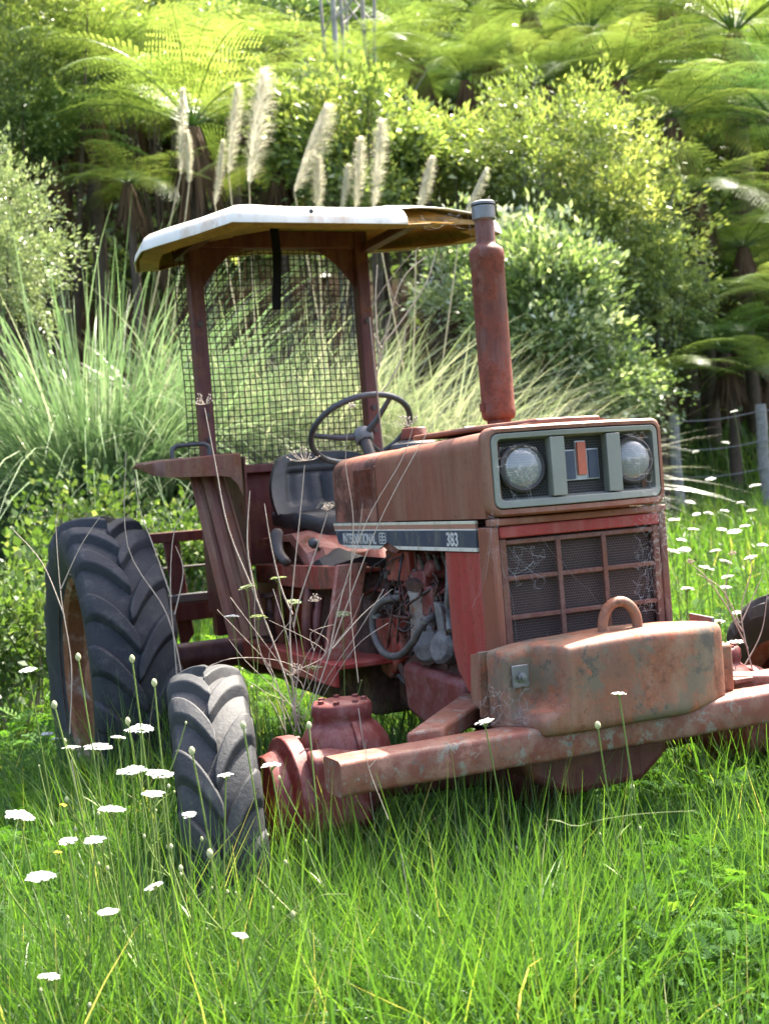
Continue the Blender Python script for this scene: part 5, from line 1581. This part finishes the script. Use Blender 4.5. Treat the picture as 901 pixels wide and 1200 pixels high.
def bush(pos, R, label, name, mat, ncl=60, nleaf=9000, ll=.06, lw=.45, cl=.25, seed=1, cat='bush', group=None, branch='bark', nb=9, upb=.3, tone_c=.5, hollow=.55, stem_r=.035, flat=1.0, ground=None):
    """pos = crown centre in the world"""
    pos = np.array(pos, float); z0 = gz(pos) if ground is None else ground
    co, q, t, cc = bush_mesh(R[0], R[1], R[2], ncl, nleaf, ll, lw, cl, upb, tone_c, hollow, flat, seed)
    base = np.array([pos[0], pos[1], z0 - .05])
    rt = root(name, tuple(base), label, cat, group)
    link_mesh(np_mesh('crown', co + pos - base, q, t), 'crown', mat, rt)
    r_ = np.random.default_rng(seed + 77)
    co, q, t = branches(cc + pos, base, stem_r, nb, r_)
    link_mesh(np_mesh('branches', co - base, q, t), 'trunk', branch, rt)
    return rt


def frond_np(L, el, az_, bend, r_, npin=26, nsub=10, pmax=.56, wid=.017):
    """one bipinnate fern frond from the origin"""
    k = 30; t = np.linspace(0, 1, k); ang = el - bend * t ** 1.1
    ds = L / (k - 1)
    h = np.concatenate([[0], np.cumsum(np.cos(ang[:-1]) * ds)]); z = np.concatenate([[0], np.cumsum(np.sin(ang[:-1]) * ds)])
    ca, sa = math.cos(az_), math.sin(az_)
    C3 = np.stack([h * ca, h * sa, z], 1); T = unit(np.gradient(C3, axis=0))
    S = np.tile(np.array([-sa, ca, 0.0]), (k, 1)); Nn = np.cross(T, S); Nn *= np.sign(Nn[:, 2:3] + 1e-6) if False else 1
    Nn = np.cross(S, T) * -1
    P, Dv, NV, LL, WW = [], [], [], [], []
    for i in range(npin):
        s = .13 + .86 * (i + .5) / npin; kk = min(k - 1, int(s * (k - 1)))
        lp = pmax * L / 2.2 * (min(1, (s - .05) / .28) ** .7) * (1 - s) ** .55 * 1.25 + .03
        for sd2 in (-1, 1):
            pd = unit((S[kk] * sd2 + T[kk] * (.35 + .3 * s))[None])[0]
            drp = r_.uniform(.1, .28)
            for j in range(nsub):
                q_ = (j + .4) / nsub; c = C3[kk] + pd * lp * q_ + np.array([0, 0, -drp * lp * q_ * q_])
                pl = lp * .085 * (1 - q_ * .7) + .010
                for s3 in (-1, 1):
                    P.append(c); Dv.append(T[kk] * s3 + pd * .45); NV.append(Nn[kk]); LL.append(pl); WW.append(lp / nsub * .46)
    co, q = leaves_np(np.array(P), unit(np.array(Dv)), np.array(NV), np.array(LL), np.array(WW), .05)
    tone = np.full(len(q), np.clip(r_.normal(.5, .15), 0, 1)) + r_.normal(0, .05, len(q))
    co2, q2 = tube_np(C3, np.linspace(.014, .003, k), 4)
    return (co, q, tone), (co2, q2, np.full(len(q2), .1))


def fern_crown(seed, nf=20, L=2.2, el=(.5, 1.15), bend=(1.0, 1.7)):
    r_ = np.random.default_rng(seed); parts = []
    for k in range(nf):
        a = 2 * PI * k / nf + r_.normal(0, .15)
        A_, B_ = frond_np(L * r_.uniform(.8, 1.1), r_.uniform(*el), a, r_.uniform(*bend), r_)
        parts += [A_, B_]
    # skirt of dead fronds is separate
    return merge(parts)


def skirt(seed):
    r_ = np.random.default_rng(seed); n = 260
    a = r_.uniform(0, 2 * PI, n); d = unit(np.stack([np.cos(a) * .35, np.sin(a) * .35, -np.ones(n)], 1))
    base = np.stack([np.cos(a) * .10, np.sin(a) * .10, r_.uniform(-.35, 0, n)], 1)
    sd3 = np.stack([-np.sin(a), np.cos(a), 0 * a], 1)
    co, q = strips(base, d, sd3, r_.uniform(.4, 1.3, n), r_.uniform(.02, .06, n), np.zeros(n), 3)
    return np_mesh('dead_fronds', co, q, np.repeat(r_.random(n), 3))


FM = []
for sd4 in (5, 6, 7, 8):
    co, q, t = fern_crown(sd4, nf=[20, 17, 22, 16][sd4 - 5], el=[(.45, 1.1), (.25, .9), (.5, 1.2), (.1, .7)][sd4 - 5], bend=[(1.0, 1.6), (.8, 1.3), (1.1, 1.8), (.7, 1.2)][sd4 - 5])
    FM.append((np_mesh('fern_crown', co, q, t), skirt(sd4)))
FMd = []
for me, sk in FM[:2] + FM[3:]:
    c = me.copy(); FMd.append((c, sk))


def tree_fern(px, py, ds, scale, label, var=0, rz=None, dark=False, group='tree ferns on the bank', tiltv=(0, 0)):
    p = at(px, py, ds); zb = gz(p)
    h = max(.15, p[2] - zb)
    rt = root('tree_fern', (p[0], p[1], p[2] - h), label, 'tree fern', group, rz if rz is not None else rng.uniform(0, 6.28))
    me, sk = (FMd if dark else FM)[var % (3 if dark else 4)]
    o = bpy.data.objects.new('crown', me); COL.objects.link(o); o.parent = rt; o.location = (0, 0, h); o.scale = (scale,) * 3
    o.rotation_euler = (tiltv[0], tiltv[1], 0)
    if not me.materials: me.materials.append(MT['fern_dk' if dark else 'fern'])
    s = bpy.data.objects.new('dead_fronds', sk); COL.objects.link(s); s.parent = rt; s.location = (0, 0, h); s.scale = (scale,) * 3
    if not sk.materials: sk.materials.append(MT['drybrush'])
    if h > .3:
        co, q = tube_np(np.array([[0, 0, -.2], [.03, .02, h * .5], [0, 0, h]]), np.array([.16, .11, .10]) * scale, 9)
        link_mesh(np_mesh('trunk', co, q, np.full(len(q), .5)), 'trunk', 'bark', rt)
    return rt


def slope_ds(px, py, h):
    for ds in np.arange(13.2, 34, .1):
        p = at(px, py, ds)
        if p[2] - gz(p) < h: return ds
    return 30.


ferns = [
    (225, 150, 14.6, .95, 'broad bright tree fern spreading over the dark bank above the canopy', 0, 0.2, False),
    (100, 105, 15.2, .8, 'yellow-green tree fern just under the upper left corner tree', 2, 1.0, False),
    (325, 200, 14.8, .55, 'smaller tree fern whose fronds hang behind the toetoe plumes', 3, 2.0, False),
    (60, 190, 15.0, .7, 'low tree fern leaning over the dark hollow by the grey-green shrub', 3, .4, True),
    (490, 75, 17.5, .75, 'tree fern with pale striped fronds right of the bare trunks', 1, 1.3, False),
    (620, 15, 17.5, .95, 'large tree fern at the top of the picture above the shrubbery', 0, 2.2, False),
    (545, 95, 16.0, .55, 'compact tree fern whose sunlit fronds curl over the central shrubs', 2, .9, False),
    (640, 100, 15.6, .55, 'curled tree fern rising behind the top of the central feathery shrub', 0, 4.4, False),
    (725, 95, 15.8, .85, 'spreading tree fern high up, right of centre', 1, 3.3, False),
    (860, 40, 16.8, 1.15, 'brightest tall tree fern filling the upper right corner', 2, 4.0, False),
    (785, 140, 15.0, .75, 'tree fern with drooping fronds below the bright corner fern', 3, 5.0, False),
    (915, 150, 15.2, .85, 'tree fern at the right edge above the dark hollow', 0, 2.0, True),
    (815, 225, 14.4, .6, 'shaded tree fern reaching into the dark hollow on the right', 3, 1.5, False),
    (915, 345, 13.6, .6, 'tree fern with flat fronds low on the right edge behind the fence', 1, 3.0, False),
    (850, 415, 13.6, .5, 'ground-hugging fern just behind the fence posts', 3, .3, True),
    (770, 440, 13.0, .42, 'small fern tucked under the pale glossy shrub by the first fence post', 1, 2.3, False),
    (905, 440, 13.2, .45, 'low fern by the taller fence post at the right edge', 2, 1.1, False),
    (430, 60, 16.2, .5, 'small striped fern at the foot of the bare trunks', 1, .2, False),
    (690, 40, 16.4, .75, 'glossy tree fern between the large top one and the corner one', 2, .8, False),
    (150, 215, 14.6, .5, 'drooping fern hanging low over the dark bank left of the plumes', 3, 1.7, False),
    (395, 110, 15.6, .55, 'pale lime fern half hidden behind the middle toetoe plumes', 2, 2.6, False),
    (30, 60, 16.0, .7, 'fern with raised fronds in the upper left corner', 0, 1.4, False),
    (870, 290, 14.6, .6, 'flat spreading fern in the middle of the dark hollow on the right', 1, 2.0, False),
    (690, 300, 14.0, .5, 'lime fern showing between the feathery shrub and the pale glossy one', 2, .4, False),
    (560, 20, 18.0, .9, 'tall tree fern left of the large top one', 2, 5.2, False),
    (260, 60, 17.5, .7, 'tree fern above and right of the broad bright one', 1, 1.0, False),
    (780, 10, 19.0, 1.1, 'distant tree fern at the upper rim right of centre', 0, .5, False),
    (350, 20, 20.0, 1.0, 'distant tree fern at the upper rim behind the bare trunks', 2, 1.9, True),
    (200, 45, 18.0, .8, 'distant tree fern high in the upper left', 1, 2.4, False),
]
for f_ in ferns:
    tree_fern(*f_[:4], f_[4], f_[5], f_[6], f_[7])
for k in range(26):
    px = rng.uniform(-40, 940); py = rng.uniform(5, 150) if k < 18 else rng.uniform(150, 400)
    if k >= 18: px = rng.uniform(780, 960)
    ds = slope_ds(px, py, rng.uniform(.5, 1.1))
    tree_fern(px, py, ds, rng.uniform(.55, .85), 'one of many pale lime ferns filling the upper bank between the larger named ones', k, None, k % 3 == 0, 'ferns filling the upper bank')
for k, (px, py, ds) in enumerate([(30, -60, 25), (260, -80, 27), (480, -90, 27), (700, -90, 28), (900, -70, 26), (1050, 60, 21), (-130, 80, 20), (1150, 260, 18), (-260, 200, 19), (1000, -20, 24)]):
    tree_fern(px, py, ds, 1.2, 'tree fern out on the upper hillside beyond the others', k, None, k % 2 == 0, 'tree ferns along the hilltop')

# shrubs (px, py = crown centre)
bush(at(-10, 290, 10.2), (.34, .4, .62), 'grey-green rounded shrub at the left edge before the dark hollow', 'shrub', 'leaf_grey', 60, 16000, .04, .38, .11, 3, upb=.5)
bush(at(40, 20, 15.5), (1.5, 1.2, 1.0), 'yellow-green fine-leaved tree filling the upper left corner', 'shrub', 'leaf_yel', 120, 26000, .075, .3, .25, 4, cat='tree', upb=.4, stem_r=.08)
bush(at(0, 110, 14.6), (.8, .8, .7), 'bright small-leaved shrub on the left edge under the corner tree', 'shrub', 'leaf_yel', 80, 16000, .06, .35, .2, 5)
bush(at(170, 35, 16.5), (.9, .8, .6), 'mid-green shrub between the corner tree and the dark bank', 'shrub', 'leaf_mid', 80, 14000, .07, .4, .24, 6)
bush(at(365, 150, 14.6), (.55, .6, .45), 'lime-green leafy shrub under the bare trunks', 'shrub', 'leaf_yel', 50, 7000, .09, .5, .13, 7)
bush(at(430, 190, 14.2), (.8, .7, .65), 'fresh green shrub behind the tall toetoe plumes', 'shrub', 'leaf_yel', 60, 8000, .09, .5, .16, 8)
bush(at(645, 200, 14.2), (1.0, .9, .75), 'large airy feathery shrub in the middle of the bank', 'shrub', 'leaf_yel', 120, 22000, .07, .30, .17, 9, upb=.2, nb=20, stem_r=.03, branch='palebark', tone_c=.45)
bush(at(725, 275, 13.6), (.8, .7, .75), 'olive feathery shrub leaning to the right above the dark hollow', 'shrub', 'leaf_yel', 90, 15000, .065, .30, .14, 10, nb=16, tone_c=.6, stem_r=.02, branch='palebark')
bush(at(520, 190, 14.6), (.65, .7, .5), 'light green shrub left of the feathery one', 'shrub', 'leaf_yel', 60, 9000, .075, .4, .14, 11)
bush(at(645, 375, 12.6), (.55, .55, .68), 'pale glossy-leaved shrub right behind the exhaust pipe', 'shrub', 'leaf_pale', 90, 17000, .085, .42, .15, 12, tone_c=.44, upb=.35)
bush(at(570, 330, 13.2), (.55, .6, .65), 'silvery leafed shrub peeping out left of the exhaust pipe', 'shrub', 'leaf_pale', 50, 6000, .08, .42, .10, 13, tone_c=.6)
bush(at(770, 340, 13.6), (.55, .5, .55), 'small yellow-olive shrub right of the pale glossy one', 'shrub', 'leaf_mid', 60, 9000, .055, .45, .14, 14, tone_c=.7)
bush(at(700, 462, 12.6), (.55, .45, .22), 'low flowering shrub behind the tractor nose', 'shrub', 'leaf_pale', 80, 11000, .055, .5, .14, 15, tone_c=.4)
bush(at(40, 690, 7.6), (.42, .4, .20), 'bright bramble patch left of the rear tyre', 'bramble', 'leaf_bram', 46, 1500, .06, .75, .12, 16, cat='bramble', branch='twig', stem_r=.012, nb=26)
bush(at(110, 625, 8.6), (.42, .4, .18), 'bramble with whitish flower sprays before the long grass clump', 'bramble', 'leaf_bram', 46, 1700, .05, .7, .13, 17, cat='bramble', branch='twig', stem_r=.012, nb=20, tone_c=.65)
bush(at(215, 645, 8.5), (.25, .25, .12), 'small bramble tangle behind the fender top', 'bramble', 'leaf_bram', 50, 3600, .045, .7, .12, 18, cat='bramble', branch='twig', stem_r=.01)
bush(at(15, 750, 6.2), (.3, .3, .2), 'leafy weed clump at the left edge beside the rear tyre', 'bramble', 'leaf_bram', 40, 3200, .045, .6, .1, 19, cat='bramble', branch='twig', stem_r=.008)
# background tree crowns that close the skyline of the bank
hill = []
k = 0
for (px, py, ds, R, mat) in [(420, 60, 22, 1.9, 'leaf_mid'), (300, 90, 20, 1.5, 'leaf_mid'), (560, -20, 24, 2.2, 'leaf_yel'), (680, -10, 25, 2.2, 'leaf_mid'), (40, -40, 23, 2.4, 'leaf_mid'), (250, -30, 24, 2.2, 'leaf_yel'), (850, -60, 25, 2.4, 'leaf_mid'),
                             (450, -80, 28, 2.8, 'leaf_mid'), (980, 120, 20, 2.0, 'leaf_mid'), (1080, 330, 17, 1.6, 'leaf_yel'), (-120, 300, 16, 1.8, 'leaf_mid'), (-100, 60, 20, 2.2, 'leaf_yel'), (1200, 100, 22, 2.5, 'leaf_mid'), (-300, 150, 22, 2.6, 'leaf_mid')]:
    bush(at(px, py, ds), (R, R * .9, R * .75), ['dense mid-green tree behind the bare trunks', 'rounded green tree at the head of the dark bank', 'yellow-green tree on the skyline above the central ferns', 'mid-green tree on the skyline right of centre', 'dark leafy tree above the upper left corner',
         'light tree on the skyline left of the bare trunks', 'leafy tree on the skyline over the corner fern', 'tall tree crown furthest up the hill', 'green tree beyond the right edge of the picture', 'yellow-green shrub right of the fence', 'shrub beyond the left edge of the picture', 'light tree beyond the left edge, high on the bank',
         'tree far out on the right of the hill', 'tree far out on the left of the hill'][k], 'hillside_tree', mat, 70, 9000, .12, .45, .34, 40 + k, cat='tree', group='trees on the hillside', stem_r=.09)
    k += 1

# hillside undergrowth that nobody could count
n = 70000
v = rng.uniform(14.5, 36, n); u = rng.uniform(-1, 1, n) * (v * .5 + 3)
x, y = xy_of(u, v)
pn = lumps(x * 1.2 + 40, y * 1.2) + .6 * lumps(x * 3.3, y * 3.3 + 9)
bank_v = 15.2 + 1.2 * np.sin(u * .45 + 1) + .5 * np.sin(u * 1.3)
keep = (pn > -.15) & ~((v > bank_v - .4) & (v < bank_v + 1.9) & (rng.random(n) < .93))
x, y, u, v, pn = x[keep], y[keep], u[keep], v[keep], pn[keep]; n = len(x)
z = gh(x, y) + rng.uniform(0, 1, n) * (.25 + .5 * np.clip(pn + .3, 0, 1))
d = rand_dirs(n, .3); nr = unit(rand_dirs(n) * .8 + np.array([0, 0, 1.]))
L = rng.uniform(.08, .22, n)
co, q = leaves_np(np.stack([x, y, z], 1), d, nr, L, L * .5)
tag(link_mesh(np_mesh('undergrowth', co, q, np.clip(rng.normal(.4, .2, n) + pn * .4, 0, 1)), 'undergrowth', 'leaf_mid'), 'dense leafy undergrowth covering the hillside behind', 'undergrowth', kind='stuff')

# roots and dead litter hanging on the dark banks
n = 5200
u = np.concatenate([rng.uniform(-7, -1.2, n // 2), rng.uniform(3.2, 7.5, n // 2)])
bank_v = 15.2 + 1.2 * np.sin(u * .45 + 1) + .5 * np.sin(u * 1.3)
v = bank_v + rng.uniform(-.3, 1.5, n)
x, y = xy_of(u, v); z = gh(x, y) + rng.uniform(0, .5, n)
d = unit(np.stack([-DH[0] * .25 + rng.normal(0, .1, n), -DH[1] * .25 + rng.normal(0, .1, n), -np.ones(n)], 1))
sd5 = np.tile(np.array([RH[0], RH[1], 0.]), (n, 1))
co, q = strips(np.stack([x, y, z], 1), d, sd5, rng.uniform(.3, 1.1, n), rng.uniform(.006, .03, n), np.zeros(n), 3, sway=rng.normal(0, .1, n))
tag(link_mesh(np_mesh('hanging_roots', co, q, np.repeat(rng.random(n), 3)), 'hanging_roots', 'drybrush'), 'brown dead fronds and roots hanging down the dark bank', 'roots', kind='stuff')


# bare pale trunks at the top
def bare_tree(px0, py0, px1, py1, ds, r, label, br=2):
    a = at(px0, py0, ds); b = at(px1, py1, ds); a[2] = min(a[2], gz(a) + .0) - .1
    base = a.copy(); rt = root('bare_tree', tuple(base), label, 'tree', 'pale bare trunks at the top')
    top = b + (b - a) * .5
    c = curve_np(a, top, tuple(rng.normal(0, .12, 3)), 12); parts = []
    co, q = tube_np(c, np.linspace(r, r * .5, 12), 8)
    link_mesh(np_mesh('trunk', co - base, q, np.full(len(q), .5)), 'trunk', 'palebark', rt)
    for k in range(br):
        p = c[5 + 2 * k]; e = p + np.array([rng.normal(0, .5), rng.normal(0, .5), rng.uniform(.6, 1.3)])
        co, q = tube_np(curve_np(p, e, (0, 0, -.1), 6), np.linspace(r * .45, r * .12, 6), 6)
        link_mesh(np_mesh('branch', co - base, q, np.full(len(q), .5)), 'branch', 'palebark', rt)


bare_tree(378, 110, 372, 20, 15.6, .03, 'thin bare trunk leftmost of the pale group at the top')
bare_tree(390, 100, 391, 0, 15.4, .05, 'thickest pale bare trunk, second from left at the top')
bare_tree(401, 100, 399, 0, 15.5, .038, 'straight pale bare trunk in the middle of the top group')
bare_tree(412, 100, 420, 0, 15.7, .042, 'darker bare trunk right of the middle of the top group')
bare_tree(424, 100, 447, 0, 15.9, .034, 'right-leaning bare trunk at the right end of the top group')
bare_tree(404, 100, 408, 0, 16.2, .026, 'slim bare trunk standing behind the middle of the top group')


# ------------------------------------------------------------------ toetoe (pampas) clumps
def toetoe(px, py, ds, n, L, label, mat, plumes=(), wid=.014, seed=0, spread=.55, el=(1.5, .95), tone_c=.5, radius=.35):
    r_ = np.random.default_rng(seed); p = at(px, py, ds); zb = gz(p); base = np.array([p[0], p[1], zb])
    rt = root('toetoe_clump', tuple(base), label, 'grass clump', 'toetoe clumps behind the tractor')
    a = r_.uniform(0, 2 * PI, n); e = r_.uniform(el[1], el[0], n)
    d = np.stack([np.cos(a) * np.cos(e), np.sin(a) * np.cos(e), np.sin(e)], 1)
    rr = radius * np.sqrt(r_.random(n)); b = np.stack([np.cos(a) * rr, np.sin(a) * rr, np.zeros(n)], 1)
    side = unit(np.cross(d, r_.normal(size=(n, 3)) * .5 + np.array([0, 0, 1.])))
    LL = L * r_.uniform(.55, 1.15, n)
    co, q = strips(b, d, side, LL, wid * r_.uniform(.6, 1.3, n), r_.uniform(.2, .75, n), 9, sway=r_.normal(0, .08, n))
    t = np.clip(r_.normal(tone_c, .22, n), 0, 1)
    link_mesh(np_mesh('blades', co, q, np.repeat(t, 9)), 'blades', mat, rt)
    for (x0, y0_, x1, y1_, wdt, bsx) in plumes:      # bottom of plume, top of plume, width m
        A_ = at(x0, y0_, ds); B_ = at(x1, y1_, ds)
        root_p = np.array([base[0] + r_.normal(0, .15), base[1] + r_.normal(0, .15), zb])
        k = 14; c = curve_np(root_p, A_, tuple((A_ - root_p) * .05), 10)
        co, q = tube_np(c, np.linspace(.009, .005, 10), 5)
        st_ = link_mesh(np_mesh('plume_stalk', co - base, q, np.full(len(q), .8)), 'plume_stalk', 'straw', rt)
        m_ = 900; tt = r_.random(m_) ** .8
        axis = B_ - A_; hgt = np.linalg.norm(axis); ax = axis / hgt
        env = np.sin(PI * np.clip(tt * .82 + .10, 0, 1)) ** .8
        aa = r_.uniform(0, 2 * PI, m_); e1_ = unit(np.cross(ax, [.2, .9, .1])[None])[0]; e2_ = np.cross(ax, e1_)
        out = e1_[None] * np.cos(aa)[:, None] + e2_[None] * np.sin(aa)[:, None]
        bs = A_ + axis * tt[:, None] * .93 + out * (env * wdt * .18)[:, None]
        dv = unit(out * .35 + ax * 1.0)
        co, q = strips(bs, dv, unit(np.cross(dv, ax + .01)), wdt * (.5 + .9 * env) * r_.uniform(.6, 1.3, m_), .006 + 0 * env, .55 + 0 * env, 3)
        pl = link_mesh(np_mesh('plume', co - base, q, np.repeat(r_.random(m_), 3)), 'plume', 'plume', rt)
    return rt


toetoe(115, 590, 10.8, 3000, 3.5, 'big green toetoe clump with arching blades left of the mesh screen', 'toetoe', [(212, 205, 214, 98, .06, 0), (222, 215, 219, 150, .05, 0)], .021, 21, radius=.55)
toetoe(190, 580, 10.8, 1800, 2.6, 'denser upright toetoe clump right next to the mesh screen', 'toetoe', [], .021, 22, radius=.4, tone_c=.4)
toetoe(20, 600, 11.2, 1400, 2.0, 'toetoe clump with low arching blades at the left edge', 'toetoe', [], .021, 23, radius=.4)
toetoe(300, 560, 11.2, 2400, 2.8, 'pale toetoe clump seen through the wire mesh screen', 'toetoe_dry', [(268, 205, 279, 92, .08, 0), (292, 215, 310, 76, .15, 0), (252, 240, 262, 160, .05, 0)], .021, 24, radius=.5, tone_c=.45)
toetoe(395, 545, 11.4, 2000, 2.6, 'pale dry toetoe clump behind the right post of the roll frame', 'toetoe_dry', [(345, 225, 384, 118, .13, 0), (372, 255, 373, 180, .07, 0), (417, 245, 422, 158, .08, 0)], .021, 25, radius=.4)
toetoe(480, 530, 11.2, 2200, 2.4, 'straw-coloured toetoe clump between the canopy and the exhaust pipe', 'toetoe_dry', [(438, 245, 447, 134, .09, 0), (488, 255, 506, 180, .07, 0), (400, 250, 408, 190, .05, 0), (540, 262, 570, 195, .06, 0)], .015, 26, radius=.4, tone_c=.6)
toetoe(560, 520, 11.0, 1800, 1.9, 'drooping silvery toetoe clump right behind the exhaust pipe', 'toetoe_dry', [], .014, 27, radius=.3, tone_c=.6, el=(1.4, .75))
toetoe(-120, 600, 12.5, 500, 2.0, 'toetoe clump beyond the left edge of the picture', 'toetoe', [], .018, 28, radius=.4)

# ------------------------------------------------------------------ fence
def fence():
    ps = [(788, 487, 791, 600), (890, 474, 898, 600), (996, 462, 1004, 600), (690, 498, 694, 600)]
    dsx = [12.4, 12.1, 11.8, 12.9]
    b0 = at(840, 590, 12.2); rt = root('wire_fence', (b0[0], b0[1], gz(b0)), 'weathered grey post and wire fence across the field on the right', 'fence')
    L0 = Vector(rt.location); tops = []
    for (x0, y0_, x1, y1_), ds in zip(ps, dsx):
        tp = at(x0, y0_, ds); zb = gz(tp); tops.append(tp)
        m = MB(); c = tube_sq = [(tp[0], tp[1], z) for z in np.linspace(zb - .2, tp[2], 8)]
        m.tube([(p[0] + .008 * math.sin(p[2] * 9), p[1] + .006 * math.sin(p[2] * 7 + 1), p[2]) for p in c], [.058, .056, .055, .054, .055, .053, .052, .050], 9)
        m.build('fence_post', 'wood', rt, smooth=35)
    tops = [tops[3]] + tops[:3]
    for dz in (.06, .34, .60):
        m = MB(); pts = []
        for i in range(len(tops) - 1):
            for t in np.linspace(0, 1, 7)[:-1]:
                p = tops[i] * (1 - t) + tops[i + 1] * t; pts.append((p[0] - .06 * DH[0], p[1] - .06 * DH[1], p[2] - dz - .03 * math.sin(PI * t)))
        pts.append((tops[-1][0] - .06 * DH[0], tops[-1][1] - .06 * DH[1], tops[-1][2] - dz))
        m.tube(pts, .004, 5); m.build('fence_wire', 'wire', rt)


fence()
